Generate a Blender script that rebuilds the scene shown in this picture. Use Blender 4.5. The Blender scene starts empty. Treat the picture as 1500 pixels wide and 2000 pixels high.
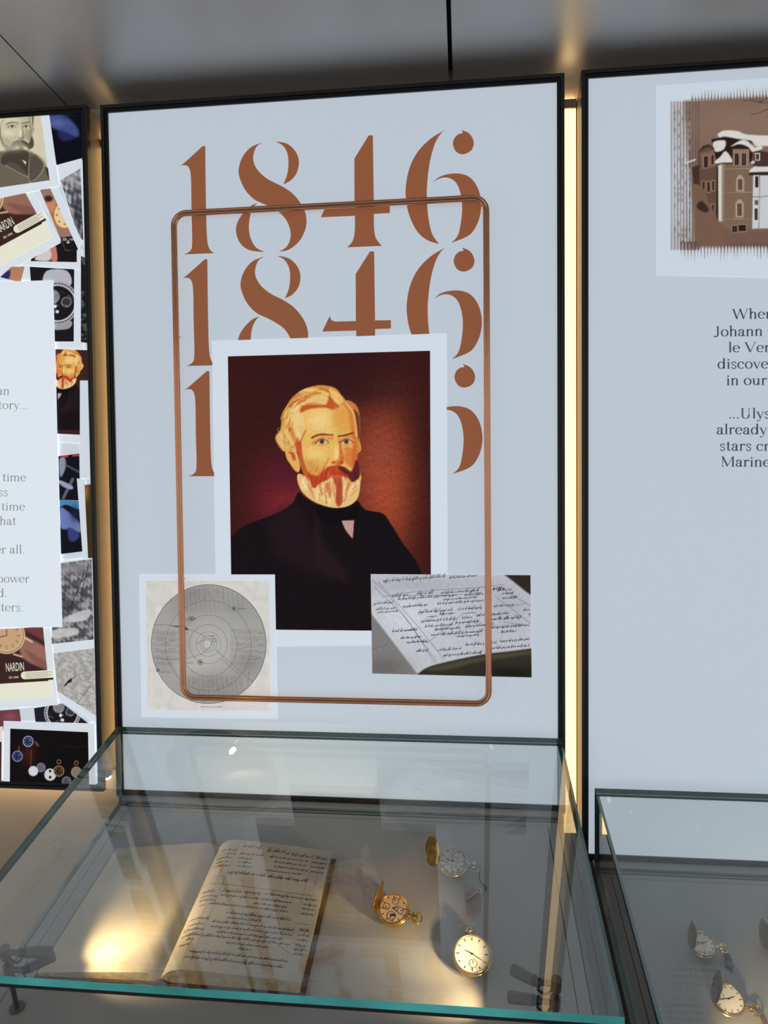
import bpy, math, random
import numpy as np
from mathutils import Matrix, Vector
random.seed(4); RNG = np.random.default_rng(7)
S = bpy.context.scene; COL = S.collection
OZ = 1.55                                   # camera height above the floor

# ---------------------------------------------------------------- camera, world, lights, exposure
FPX, YAW, PITCH, ROLL = 1432.75, .1083, -.036, -.0102
EYE = np.array([0., -1.5, OZ])
def _axes():
    f = np.array([-math.sin(YAW)*math.cos(PITCH), math.cos(YAW)*math.cos(PITCH), math.sin(PITCH)])
    r0 = np.array([math.cos(YAW), math.sin(YAW), 0]); u0 = np.cross(r0, f)
    return r0*math.cos(ROLL)+u0*math.sin(ROLL), -r0*math.sin(ROLL)+u0*math.cos(ROLL), f
CR, CU, CF = _axes()
cam = bpy.data.cameras.new('camera'); camo = bpy.data.objects.new('camera', cam); COL.objects.link(camo)
cam.sensor_fit = 'HORIZONTAL'; cam.sensor_width = 36; cam.lens = 36*FPX/1500; cam.clip_start = .02
camo.matrix_world = Matrix(((CR[0], CU[0], -CF[0], EYE[0]), (CR[1], CU[1], -CF[1], EYE[1]), (CR[2], CU[2], -CF[2], EYE[2]), (0, 0, 0, 1)))
S.camera = camo
W = bpy.data.worlds.new('room_light'); S.world = W; W.use_nodes = True
W.node_tree.nodes['Background'].inputs[0].default_value = (.98, .98, 1, 1)
W.node_tree.nodes['Background'].inputs[1].default_value = .58
S.view_settings.view_transform = 'Standard'; S.view_settings.look = 'None'
S.view_settings.exposure = 0; S.view_settings.gamma = 1; S.view_settings.use_curve_mapping = False

# ---------------------------------------------------------------- helpers
def lin(c):
    a = np.asarray(c, float)/255.
    return np.where(a <= .04045, a/12.92, ((a+.055)/1.055)**2.4)
def nt(name):
    m = bpy.data.materials.new(name); m.use_nodes = True
    return m, m.node_tree.nodes, m.node_tree.links
def mat(name, col, rough=.5, metal=0., noise=.08, scale=40., bump=0., coat=0., spec=.5):
    m, N, L = nt(name); b = N['Principled BSDF']
    c = tuple(col)+(1,)
    b.inputs['Roughness'].default_value = rough; b.inputs['Metallic'].default_value = metal
    b.inputs['Coat Weight'].default_value = coat; b.inputs['Specular IOR Level'].default_value = spec
    t = N.new('ShaderNodeTexNoise'); t.inputs['Scale'].default_value = scale; t.inputs['Detail'].default_value = 5
    co = N.new('ShaderNodeTexCoord'); L.new(co.outputs['Object'], t.inputs['Vector'])
    r = N.new('ShaderNodeValToRGB'); L.new(t.outputs['Fac'], r.inputs['Fac'])
    r.color_ramp.elements[0].position = .3; r.color_ramp.elements[1].position = .7
    r.color_ramp.elements[0].color = tuple(x*(1-noise) for x in c[:3])+(1,)
    r.color_ramp.elements[1].color = tuple(min(1, x*(1+noise)) for x in c[:3])+(1,)
    L.new(r.outputs['Color'], b.inputs['Base Color'])
    if bump:
        k = N.new('ShaderNodeBump'); k.inputs['Strength'].default_value = bump; k.inputs['Distance'].default_value = .001
        L.new(t.outputs['Fac'], k.inputs['Height']); L.new(k.outputs['Normal'], b.inputs['Normal'])
    return m
KP, GLOW = .78, .50        # printed white seen in the photograph / light given off by the backlit fabric
def backlit(name, col=None):
    m, N, L = nt(name); b = N['Principled BSDF']; b.inputs['Roughness'].default_value = .6
    b.inputs['Specular IOR Level'].default_value = .15
    b.inputs['Emission Strength'].default_value = GLOW
    if col is None:
        a = N.new('ShaderNodeAttribute'); a.attribute_name = 'col'
        L.new(a.outputs['Color'], b.inputs['Base Color']); L.new(a.outputs['Color'], b.inputs['Emission Color'])
    else:
        c = tuple(np.clip(lin(col)/KP, 0, .95))+(1,)
        b.inputs['Base Color'].default_value = c; b.inputs['Emission Color'].default_value = c
    return m
def glowmat(name, col, k):
    m, N, L = nt(name); N.clear(); e = N.new('ShaderNodeEmission'); o = N.new('ShaderNodeOutputMaterial')
    e.inputs[0].default_value = tuple(col)+(1,); e.inputs[1].default_value = k; L.new(e.outputs[0], o.inputs[0]); return m
def paneglass(name, tint=(.982, .991, .986)):
    m, N, L = nt(name); N.clear(); o = N.new('ShaderNodeOutputMaterial'); mx = N.new('ShaderNodeMixShader')
    t = N.new('ShaderNodeBsdfTransparent'); t.inputs[0].default_value = tint+(1,)
    g = N.new('ShaderNodeBsdfGlossy'); g.inputs['Roughness'].default_value = .0
    f = N.new('ShaderNodeFresnel'); ge = N.new('ShaderNodeNewGeometry'); mr = N.new('ShaderNodeMapRange')
    mr.inputs['To Min'].default_value = 1.52; mr.inputs['To Max'].default_value = 1/1.52        # same reflectance on both faces of the sheet
    L.new(ge.outputs['Backfacing'], mr.inputs['Value']); L.new(mr.outputs[0], f.inputs[0])
    L.new(f.outputs[0], mx.inputs[0]); L.new(t.outputs[0], mx.inputs[1]); L.new(g.outputs[0], mx.inputs[2]); L.new(mx.outputs[0], o.inputs[0]); return m

MW = {}
def empty(name, loc=(0, 0, 0), M=None, label=None, cat=None, group=None):
    o = bpy.data.objects.new(name, None); COL.objects.link(o); o.empty_display_size = .02
    M = M or Matrix.Translation(loc); o.matrix_world = M; MW[o] = M
    tag(o, label, cat, group); return o
def tag(o, label=None, cat=None, group=None, kind=None):
    for k, v in (('label', label), ('category', cat), ('group', group), ('kind', kind)):
        if v: o[k] = v
    return o
def mesh(name, V, F, m, parent=None, local=False, col=None, smooth=None, mi=None):
    V = np.asarray(V, float).reshape(-1, 3)
    P = MW.get(parent, Matrix())
    if not local and parent is not None:
        I = np.array(P.inverted()); V = V@I[:3, :3].T+I[:3, 3]
    me = bpy.data.meshes.new(name)
    if isinstance(F, np.ndarray):
        n = len(F); me.vertices.add(len(V)); me.vertices.foreach_set('co', V.ravel())
        me.loops.add(n*4); me.loops.foreach_set('vertex_index', F.ravel().astype(np.int32))
        me.polygons.add(n); me.polygons.foreach_set('loop_start', np.arange(0, 4*n, 4, dtype=np.int32))
        me.polygons.foreach_set('loop_total', np.full(n, 4, dtype=np.int32)); me.update(calc_edges=True)
    else:
        me.from_pydata([tuple(v) for v in V], [], [tuple(f) for f in F])
    for x in (m if isinstance(m, (list, tuple)) else [m]): me.materials.append(x)
    if mi is not None: me.polygons.foreach_set('material_index', np.asarray(mi, np.int32))
    if col is not None:
        a = me.attributes.new('col', 'FLOAT_COLOR', 'POINT'); c = np.ones((len(V), 4)); c[:, :3] = col
        a.data.foreach_set('color', c.ravel())
    if smooth is not None:
        me.polygons.foreach_set('use_smooth', np.ones(len(me.polygons), bool)); me.set_sharp_from_angle(angle=math.radians(smooth))
    me.update()
    o = bpy.data.objects.new(name, me); COL.objects.link(o)
    if parent is not None: o.parent = parent
    MW[o] = P
    return o
class B:                                        # collects shapes into one mesh
    def __init__(s): s.v = []; s.f = []; s.m = []
    def add(s, V, F, k=0):
        n = len(s.v); s.v += [tuple(map(float, v)) for v in V]; s.f += [tuple(i+n for i in f) for f in F]; s.m += [k]*len(F); return s
    def box(s, a, b, k=0, M=None):
        (x0, y0, z0), (x1, y1, z1) = a, b
        V = [(x, y, z) for z in (z0, z1) for y in (y0, y1) for x in (x0, x1)]
        if M is not None: V = [M@Vector(v) for v in V]
        return s.add(V, [(0, 2, 3, 1), (4, 5, 7, 6), (0, 1, 5, 4), (2, 6, 7, 3), (0, 4, 6, 2), (1, 3, 7, 5)], k)
    def hexa(s, Q, R_, k=0):                    # quad Q to quad R_
        return s.add(list(Q)+list(R_), [(3, 2, 1, 0), (4, 5, 6, 7), (0, 1, 5, 4), (1, 2, 6, 5), (2, 3, 7, 6), (3, 0, 4, 7)], k)
    def lathe(s, prof, n=40, M=None, k=0):      # prof: (radius, height), about local z
        V = []; F = []
        for r, h in prof:
            for i in range(n):
                a = 2*math.pi*i/n; V.append((r*math.cos(a), r*math.sin(a), h))
        m = len(prof)
        for j in range(m-1):
            for i in range(n):
                F.append((j*n+i, j*n+(i+1) % n, (j+1)*n+(i+1) % n, (j+1)*n+i))
        if prof[0][0] > 1e-6: F.append(tuple(range(n-1, -1, -1)))
        if prof[-1][0] > 1e-6: F.append(tuple((m-1)*n+i for i in range(n)))
        if M is not None: V = [M@Vector(v) for v in V]
        return s.add(V, F, k)
    def tube(s, P, r, n=8, closed=False, k=0, prof=None, up=None):
        P = [np.asarray(p, float) for p in P]; m = len(P); V = []; F = []
        u = None
        for i in range(m):
            t = (P[(i+1) % m]-P[i-1]) if closed else P[min(i+1, m-1)]-P[max(i-1, 0)]
            t = t/np.linalg.norm(t)
            if up is not None: u = np.asarray(up, float)
            elif u is None: u = np.array([0, 0, 1.]) if abs(t[2]) < .9 else np.array([1., 0, 0])
            u = u-t*(u@t); u /= np.linalg.norm(u); w = np.cross(t, u)
            if prof is None:
                rr = r[i] if hasattr(r, '__len__') else r
                for j in range(n): a = 2*math.pi*j/n; V.append(P[i]+rr*(u*math.cos(a)+w*math.sin(a)))
            else:
                for (a, b) in prof: V.append(P[i]+w*a+u*b)
        n = n if prof is None else len(prof)
        for i in range(m if closed else m-1):
            for j in range(n):
                F.append((i*n+j, i*n+(j+1) % n, ((i+1) % m)*n+(j+1) % n, ((i+1) % m)*n+j))
        if not closed: F += [tuple(range(n-1, -1, -1)), tuple((m-1)*n+j for j in range(n))]
        return s.add(V, F, k)
    def poly(s, P, k=0): return s.add(P, [tuple(range(len(P)))], k)
    def build(s, name, m, parent=None, local=False, smooth=None, col=None):
        return mesh(name, s.v, s.f, m, parent, local, col, smooth, s.m if isinstance(m, (list, tuple)) else None)
def ray(px, py):
    px = np.asarray(px, float); py = np.asarray(py, float)
    return CF+np.multiply.outer((px-750)/FPX, CR)+np.multiply.outer((1000-py)/FPX, CU)
def at(px, py, n, d):                            # where a line of sight meets the plane n.x = d
    D = ray(px, py); n = np.asarray(n, float); t = (d-EYE@n)/(D@n)
    return EYE+D*np.asarray(t)[..., None]
def atY(px, py, y=.008): return at(px, py, (0, 1, 0), y)
def crom(P, closed=False, k=6):
    P = [np.asarray(p, float) for p in P]; n = len(P); out = []
    for i in range(n if closed else n-1):
        if closed: a, b, c, d = P[i-1], P[i], P[(i+1) % n], P[(i+2) % n]
        else: a, b, c, d = P[max(i-1, 0)], P[i], P[i+1], P[min(i+2, n-1)]
        for j in range(k):
            t = j/k; out.append(.5*((2*b)+(c-a)*t+(2*a-5*b+4*c-d)*t*t+(-a+3*b-3*c+d)*t**3))
    if not closed: out.append(P[-1])
    return out
def outline(pts, k=5):                           # points with a third value are corners
    n = len(pts); cs = [i for i, p in enumerate(pts) if len(p) > 2]
    P = [np.array(p[:2], float) for p in pts]
    if not cs: return crom(P, True, k)
    out = []
    for a, i in enumerate(cs):
        j = cs[(a+1) % len(cs)]; seg = []
        q = i
        while True:
            seg.append(P[q % n]); 
            if q % n == j and q != i: break
            q += 1
        out += crom(seg, False, k)[:-1] if len(seg) > 2 else [seg[0]]
    return out

# ---------------------------------------------------------------- materials
M_black = mat('black_anodised_frame', (.012, .013, .014), .38, .0, .1, 60)
M_side = mat('bronze_side_metal', (.31, .25, .205), .5, .0, .05, 20)
M_fabric = backlit('backlit_white_fabric', (187, 198, 209))
M_num = backlit('copper_brown_print', (139, 86, 58))
M_grid = backlit('backlit_picture_print')
M_txt = backlit('grey_text_print', (126, 126, 130))
M_txt2 = backlit('dark_text_print', (72, 72, 80))
M_ceil = mat('grey_ceiling_metal', (.50, .495, .485), .42, .6, .03, 5, spec=.4)
M_dark = mat('dark_void', (.01, .01, .011), .8)
M_wall = mat('taupe_wall_plaster', (.50, .42, .33), .7, 0, .04, 12, .1)
M_floor = mat('dark_grey_floor', (.30, .29, .28), .6, 0, .1, 8)
M_copper = mat('polished_copper', (.68, .33, .19), .17, 1., .05, 30)
M_led = glowmat('warm_led_diffuser', (1., .66, .28), 2.6)
M_uplight = glowmat('added_uplight_glow', (1., .70, .34), 14.)  # glow of the caps added on top of the gap strips
M_under = glowmat('bright_under_strip', (1., .68, .32), 11.)
M_alu = mat('led_profile_aluminium', (.6, .52, .42), .4, .3)
M_glass = paneglass('clear_pane_glass')
def edgemat(name, c, rough=.12):
    m = mat(name, c, rough, 0, .35, 9, 0, .6); return m
M_edge = edgemat('dark_green_glass_edge', (.032, .115, .098))
M_teal = edgemat('bright_teal_glass_edge', (.13, .78, .73))
M_tray = mat('grey_display_board', (.37, .365, .355), .62, 0, .07, 6, .15)
M_base = mat('dark_bronze_base', (.25, .23, .21), .5, .2, .08, 14)
M_gold = mat('polished_gold', (.74, .44, .10), .16, 1., .1, 60)
M_pgold = mat('pale_gold', (.72, .58, .36), .22, 1., .1, 60)
M_bronze = mat('dull_gold_lid', (.46, .33, .20), .3, 1., .12, 60)
M_silver = mat('worn_silver', (.52, .52, .49), .25, 1., .15, 120)
M_dial = mat('ivory_enamel_dial', (.78, .75, .68), .3, 0, .03, 20)
M_rdial = mat('rose_gilt_dial', (.62, .46, .34), .35, .2, .1, 60)
M_ink = mat('black_dial_print', (.02, .02, .022), .5)
M_steel = mat('dark_steel', (.10, .095, .085), .35, .8)
M_paper = mat('aged_ledger_paper', (.56, .50, .40), .85, 0, .10, 14, .1)
M_pedge = mat('yellowed_page_edges', (.40, .30, .17), .85, 0, .25, 90, .3)
M_cover = mat('worn_brown_leather', (.06, .045, .035), .6, 0, .3, 60, .3)
M_bink = mat('brown_iron_ink', (.13, .098, .075), .8)
M_rule = mat('faint_brown_rule', (.22, .17, .13), .8)
M_spot = mat('taupe_lamp_paint', (.12, .092, .072), .45, .2, .05, 30)
M_spotlens = glowmat('lit_lamp_lens', (1., .74, .38), 6.)
M_cable = mat('black_cable', (.012, .012, .012), .5)

# ---------------------------------------------------------------- the room
XL, X2, X3, X4 = -.7851, -.7549, .2021, .2346
ZT, ZTL, ZTR = .8059+OZ, .8094+OZ, .809+OZ
ZBM, ZBR, ZBL = -.6588+OZ-.012, -.757+OZ-.012, -.6607+OZ
YW = .0715                                      # back wall
SL = math.tan(math.radians(3.2)); ZC = ZT+.034
cn = np.array([0, SL, 1.]); cn /= np.linalg.norm(cn); cd = cn@np.array([0, 0, ZC])
def ceil_z(y): return ZC-SL*y
floor = tag(B().box((-3.2, -4.2, -.05), (3.2, YW+.1, 0)).build('floor', M_floor), kind='structure')
wall = tag(B().box((-3.2, YW, 0), (3.2, YW+.1, ceil_z(YW)+.03)).build('wall_back', M_wall), kind='structure')
ceil = tag(B().hexa([(-3.2, -4.2, ceil_z(-4.2)+.03), (3.2, -4.2, ceil_z(-4.2)+.03), (3.2, YW, ceil_z(YW)+.03), (-3.2, YW, ceil_z(YW)+.03)],
                    [(-3.2, -4.2, ceil_z(-4.2)+.06), (3.2, -4.2, ceil_z(-4.2)+.06), (3.2, YW, ceil_z(YW)+.06), (-3.2, YW, ceil_z(YW)+.06)]).build('ceiling', M_dark), kind='structure')
xa = at(65, 137, cn, cd)[0]; xb = at(878, 75, cn, cd)[0]
cuts = [(-3.2, xa-1.14), (xa-1.136, xa-.0018), (xa+.0018, xb-.0042), (xb+.0042, xb+1.05), (xb+1.058, 3.2)]
for a, b in cuts:
    B().hexa([(a, -4.2, ceil_z(-4.2)), (b, -4.2, ceil_z(-4.2)), (b, YW, ceil_z(YW)), (a, YW, ceil_z(YW))],
             [(a, -4.2, ceil_z(-4.2)+.028), (b, -4.2, ceil_z(-4.2)+.028), (b, YW, ceil_z(YW)+.028), (a, YW, ceil_z(YW)+.028)]).build('ceiling_panel', M_ceil, ceil)

# ---------------------------------------------------------------- backlit panels: frame, casing, fabric
YG = .008                                       # fabric face
def panel(x0, x1, z0, z1, label):
    t = empty('display_panel', ((x0+x1)/2, 0, z0), label=label, cat='display panel', group='tall backlit display panels')
    def ring(b, d, w, y0, y1):                  # a rail of width w set in by d from the outline
        o = [(x0+d, z0+d), (x1-d, z0+d), (x1-d, z1-d), (x0+d, z1-d)]; e = d+w
        i = [(x0+e, z0+e), (x1-e, z0+e), (x1-e, z1-e), (x0+e, z1-e)]
        for k in range(4):
            l = (k+1) % 4
            A = [(o[k][0], y0, o[k][1]), (o[l][0], y0, o[l][1]), (i[l][0], y0, i[l][1]), (i[k][0], y0, i[k][1])]
            C = [(p[0], y1, p[2]) for p in A]
            b.hexa(A, C)
    f = B(); ring(f, 0, .0072, 0, .013); ring(f, .0072, .0018, .006, .013); ring(f, .009, .0016, .0015, .013); ring(f, .0106, .0034, .0045, .013)
    f.build('frame', M_black, t)
    B().box((x0+.0006, .013, z0+.028), (x1-.0006, YW-.0005, z1-.0006)).build('casing', M_side, t)
    g = B().box((x0+.0135, YG, z0+.0135), (x1-.0135, .0125, z1-.0135)).build('graphic', M_fabric, t)
    BND[g.name] = (x0+.0137, x1-.0137, z0+.0137, z1-.0137)
    return t, g
BND = {}
PL, GL = panel(XL-.96, XL, ZBL, ZTL, 'white framed panel with overlapping collage pictures around a text card')
PM, GM = panel(X2, X3, ZBM, ZT, 'tall middle panel printed with copper 1846 numerals and a bearded portrait')
PR_, GR = panel(X4, X4+.96, ZBR, ZTR, 'tall panel with snowy house picture and dark text paragraphs')

# warm light strips in the gaps and under the panels
def led(name, a, b, label, horizontal=False):
    t = empty('led_strip', ((a[0]+b[0])/2, a[1], a[2]), label=label, cat='light strip', group='warm light strips behind the panels')
    (x0, y0, z0), (x1, y1, z1) = a, b
    if horizontal:
        B().box((x0, y0, z0+.006), (x1, y1, z1)).build('profile', M_alu, t)
        B().box((x0+.002, y0+.002, z0), (x1-.002, y1-.002, z0+.0058)).build('diffuser', M_under, t)
    else:
        B().box((x0, y0+.006, z0), (x1, y1, z1)).build('profile', M_alu, t)
        d = B(); m = x0+(x1-x0)*.62
        d.box((x0+.0012, y0, z0+.001), (m, y0+.0058, z1-.001)); d.box((m+.0008, y0+.0012, z0+.001), (x1-.0012, y0+.0058, z1-.001))
        d.build('diffuser', M_led, t)
        B().box((x0, y0, z1+.0005), (x1, y1, z1+.019)).build('end_housing', M_side, t)
        B().box((x0+.002, y0+.002, z1+.0192), (x1-.002, y1-.002, z1+.0202)).build('added_uplight', M_uplight, t)  # upward glowing cap, added to brighten the ceiling and wall above the strip
zled = atY(1115, 213, .062)[2]
led('s', (X3+.004, .058, ZBR+.03), (X4-.001, YW-.0005, zled), 'glowing warm light strip between the numeral panel and the house panel')
led('s', (XL+.001, .058, ZBL+.03), (X2-.004, YW-.0005, zled-.02), 'glowing warm light strip between the collage panel and the numeral panel')
led('s', (XL-.95, .036, ZBL+.010), (XL-.006, .056, ZBL+.0275), 'warm light strip tucked under the lower edge of the collage panel', True)
# ---------------------------------------------------------------- printed pictures (colour painted point by point on a fine sheet)
class Paint:
    def __init__(s, X, Y, base): s.X = X; s.Y = Y; s.c = np.ones(X.shape+(3,))*np.asarray(base, float)
    def mix(s, a, col): a = np.clip(a, 0, 1)[..., None]; s.c = s.c*(1-a)+np.asarray(col, float)*a
    def poly(s, P, col, soft=.8, al=1., curve=True, T=None):
        if T: P = [T(*p[:2])+tuple(p[2:]) for p in P]
        P = outline(P, 4) if curve else [np.array(p[:2], float) for p in P]
        P = np.array(P); x0, y0 = P.min(0)-3*soft; x1, y1 = P.max(0)+3*soft
        w = (s.X > x0) & (s.X < x1) & (s.Y > y0) & (s.Y < y1)
        if not w.any(): return
        X = s.X[w]; Y = s.Y[w]; ins = np.zeros(X.shape, bool); d2 = np.full(X.shape, 1e9)
        for i in range(len(P)):
            a = P[i-1]; b = P[i]; e = b-a; L = e@e+1e-9
            t = np.clip(((X-a[0])*e[0]+(Y-a[1])*e[1])/L, 0, 1)
            d2 = np.minimum(d2, (X-a[0]-t*e[0])**2+(Y-a[1]-t*e[1])**2)
            if a[1] != b[1]: ins ^= ((a[1] > Y) != (b[1] > Y)) & (X < (b[0]-a[0])*(Y-a[1])/(b[1]-a[1])+a[0])
        d = np.sqrt(d2)*np.where(ins, 1, -1); A = np.zeros(s.X.shape); A[w] = np.clip(.5+d/(2*soft), 0, 1)*al; s.mix(A, col)
    def line(s, P, w, col, soft=.6, al=1., curve=True, T=None):
        if T: P = [T(*p[:2]) for p in P]
        P = crom(P, False, 5) if curve and len(P) > 2 else [np.array(p, float) for p in P]
        Q = np.array(P); x0, y0 = Q.min(0)-w-3; x1, y1 = Q.max(0)+w+3
        k = (s.X > x0) & (s.X < x1) & (s.Y > y0) & (s.Y < y1)
        if not k.any(): return
        X = s.X[k]; Y = s.Y[k]; d2 = np.full(X.shape, 1e9)
        for a, b in zip(P[:-1], P[1:]):
            e = b-a; t = np.clip(((X-a[0])*e[0]+(Y-a[1])*e[1])/(e@e+1e-9), 0, 1)
            d2 = np.minimum(d2, (X-a[0]-t*e[0])**2+(Y-a[1]-t*e[1])**2)
        A = np.zeros(s.X.shape); A[k] = np.clip(.5+(w/2-np.sqrt(d2))/(2*soft), 0, 1)*al; s.mix(A, col)
    def ell(s, cx, cy, rx, ry, col, soft=.8, al=1., T=None):
        if T:
            (cx, cy), q = T(cx, cy), T(cx+rx, cy+ry); o = T(cx-0, cy-0); k = T.k; rx *= k; ry *= k
        d = (1-np.sqrt(((s.X-cx)/rx)**2+((s.Y-cy)/ry)**2))*min(rx, ry); s.mix(np.clip(.5+d/(2*soft), 0, 1)*al, col)
    def blob(s, cx, cy, rx, ry, col, al=1., T=None):
        if T: cx, cy = T(cx, cy); rx *= T.k; ry *= T.k
        s.mix(np.exp(-((s.X-cx)/rx)**2-((s.Y-cy)/ry)**2)*al, col)
    def noise(s, amp, sc=6., ang=0., asp=1., seed=0):
        r = np.random.default_rng(seed); n = np.zeros(s.X.shape)
        for k in range(14):
            a = r.uniform(0, 6.3) if asp == 1 else ang+r.normal(0, .25); f = r.uniform(.5, 2.)/sc
            n += np.sin((s.X*math.cos(a)+s.Y*math.sin(a))*f*6.28+r.uniform(0, 6.3)+2*np.sin(s.X*f*1.7+s.Y*f*1.3+k))
        s.c *= (1+amp*n/3.7)[..., None]
    def engrave(s, sc=2.4, seed=0, al=.8, dark=(20, 20, 24), light=(215, 214, 212)):
        r = np.random.default_rng(seed); n = np.zeros(s.X.shape)
        for k in range(10):
            a = r.uniform(0, 6.3); f = r.uniform(.02, .12); n += np.sin((s.X*math.cos(a)+s.Y*math.sin(a))*f*6.28+r.uniform(0, 6))
        h = np.sin((s.X*.25+s.Y*.97)*6.28/sc+.9*np.sin(s.X*.21+s.Y*.05)+n*.7)+.6*n-.1
        s.mix(np.clip(.5+h*.9, 0, 1)*al, dark); s.mix(np.clip(-h-.3, 0, 1)*al, light)
def TF(ox, oy, k):
    f = lambda x, y: (ox+x*k, oy+y*k)
    f.k = k; return f
class TFc:
    def __init__(s, ox, oy, k, mir=1): s.o = (ox, oy); s.k = k; s.m = mir
    def __call__(s, x, y): return (s.o[0]+s.m*x*s.k, s.o[1]+y*s.k)
LAYER = {}; LS = .00012             # prints lie a hair in front of one another
def inside(parent, V):               # nothing printed leaves the frame opening
    b = BND[parent.name]; V = np.array(V); V[:, 0] = np.clip(V[:, 0], b[0], b[1]); V[:, 2] = np.clip(V[:, 2], b[2], b[3]); return V
def sheet(parent, quad, paint, res=1.6, name='picture', border=None, bcol=(222, 230, 238), label=None, depth=None):
    """A printed picture on the backlit fabric. quad: TL,TR,BR,BL as seen in the photograph."""
    q = np.array(quad, float); LAYER[parent.name] = LAYER.get(parent.name, 0)+1
    y = YG-LS*LAYER[parent.name] if depth is None else YG-depth
    nx = max(4, int(max(np.linalg.norm(q[1]-q[0]), np.linalg.norm(q[2]-q[3]))/res)); ny = max(4, int(max(np.linalg.norm(q[3]-q[0]), np.linalg.norm(q[2]-q[1]))/res))
    u, v = np.meshgrid(np.linspace(0, 1, nx+1), np.linspace(0, 1, ny+1))
    G = lambda k: q[0, k]*(1-u)*(1-v)+q[1, k]*u*(1-v)+q[2, k]*u*v+q[3, k]*(1-u)*v
    X, Y = G(0), G(1); p = paint(X, Y)
    c = np.clip(lin(np.clip(p.c, 0, 255))/KP, 0, 1.35).reshape(-1, 3)
    V = atY(X.ravel(), Y.ravel(), y-.00005)
    i = np.arange((nx+1)*(ny+1)).reshape(ny+1, nx+1)
    F = np.stack([i[1:, :-1], i[1:, 1:], i[:-1, 1:], i[:-1, :-1]], -1).reshape(-1, 4)
    if border is not None:
        b = np.array(border, float); n = len(V); bv = atY(b[:, 0], b[:, 1], y)
        V = np.vstack([V, bv]); F = np.vstack([F, [[n+3, n+2, n+1, n]]]); c = np.vstack([c, np.ones((4, 3))*np.clip(lin(bcol)/KP, 0, 1.2)])
    o = mesh(name, inside(parent, V), F, M_grid, parent, col=c)
    if label: o['label'] = label
    return o
def flat(parent, quad, col, name='printed_card', label=None):
    LAYER[parent.name] = LAYER.get(parent.name, 0)+1; q = np.array(quad, float)
    V = atY(q[:, 0], q[:, 1], YG-LS*LAYER[parent.name])
    V = inside(parent, V); o = mesh(name, V, [tuple(range(len(V)-1, -1, -1))], M_grid, parent, col=np.ones((len(V), 3))*np.clip(lin(col)/KP, 0, 1.2))
    if label: o['label'] = label
    return o
def inkmesh(parent, polys, m, name, y=None, label=None):
    """flat print from polygons given in photograph positions on the fabric"""
    y = YG-LS*(LAYER.get(parent.name, 0)+1)-.00004 if y is None else y
    b = B()
    for P in polys:
        P = np.array(P, float); b.poly(inside(parent, atY(P[:, 0], P[:, 1], y)))
    if not b.v: return None
    o = b.build(name, m, parent)
    if label: o['label'] = label
    return o
def ribbon(P, w, out, wf=None):
    P = [np.asarray(p, float) for p in P]; n = len(P)
    L = []; R_ = []
    for i in range(n):
        t = P[min(i+1, n-1)]-P[max(i-1, 0)]; l = np.linalg.norm(t)+1e-9; t = t/l
        ww = (w if wf is None else wf(t, i/(n-1)))/2; N = np.array([-t[1], t[0]])
        L.append(P[i]+N*ww); R_.append(P[i]-N*ww)
    for i in range(n-1): out.append([L[i], L[i+1], R_[i+1], R_[i]])
def disc(cx, cy, r, n=14): return [(cx+r*math.cos(2*math.pi*i/n), cy+r*math.sin(2*math.pi*i/n)) for i in range(n)]

# ---- numerals of the middle panel
a5 = lambda x, y: (190+x/2.941, 130+y/2.941)
a6 = lambda x, y: (600+x/2.727, 130+y/2.727)
one = [[(462, 580, 1), (500, 553), (605, 457, 1), (620, 457, 1), (625, 820), (631, 990), (645, 1048), (672, 1072, 1), (498, 1079, 1), (532, 1060), (545, 1015), (541, 820), (538, 640), (527, 582), (505, 567), (482, 570)]]
eight = [[(950, 435, 1), (880, 465), (833, 522), (812, 590), (820, 645), (852, 712), (905, 765), (980, 800), (1050, 842), (1090, 890), (1110, 950), (1105, 1003), (1080, 1042), (1043, 1063, 1), (1100, 1052), (1160, 1003), (1195, 935), (1201, 870), (1180, 805), (1130, 737), (1065, 690), (985, 650), (930, 605), (900, 555), (897, 508), (915, 460)],
         [(1020, 430, 1), (1090, 443), (1140, 490), (1158, 548), (1145, 612), (1110, 655), (1068, 677, 1), (1090, 622), (1098, 560), (1092, 500), (1065, 453)],
         [(925, 783, 1), (880, 802), (830, 852), (800, 910), (800, 967), (825, 1020), (875, 1055), (962, 1066, 1), (910, 1037), (880, 982), (871, 920), (880, 850), (903, 802)]]
four = [[(328, 366, 1), (350, 367, 1), (355, 738, 1), (440, 735, 1), (440, 780, 1), (355, 785, 1), (357, 870), (368, 918), (398, 955, 1), (212, 963, 1), (240, 932), (253, 880), (254, 795, 1), (72, 803, 1), (112, 718, 1), (122, 740), (142, 748, 1), (252, 743, 1), (251, 490, 1)]]
six = [[(735, 338, 1), (660, 382), (590, 452), (545, 540), (525, 640), (528, 722), (547, 802), (587, 880), (640, 925), (703, 945, 1), (665, 890), (645, 800), (637, 690), (641, 600), (655, 500), (680, 412), (708, 362)],
       [(820, 338, 1), (857, 352), (880, 380), (887, 415), (872, 448), (832, 467), (795, 455), (776, 415), (785, 380), (806, 360), (828, 354)],
       [(667, 622, 1), (700, 590), (750, 573), (810, 570), (862, 587), (900, 630), (922, 690), (926, 762), (905, 840), (860, 900), (765, 940, 1), (802, 900), (820, 820), (825, 740), (815, 670), (795, 622), (765, 597), (730, 591), (695, 601)]]
d0 = atY(402, 285.4)[2]; dZ = d0-atY(405, 506.4)[2]
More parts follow.
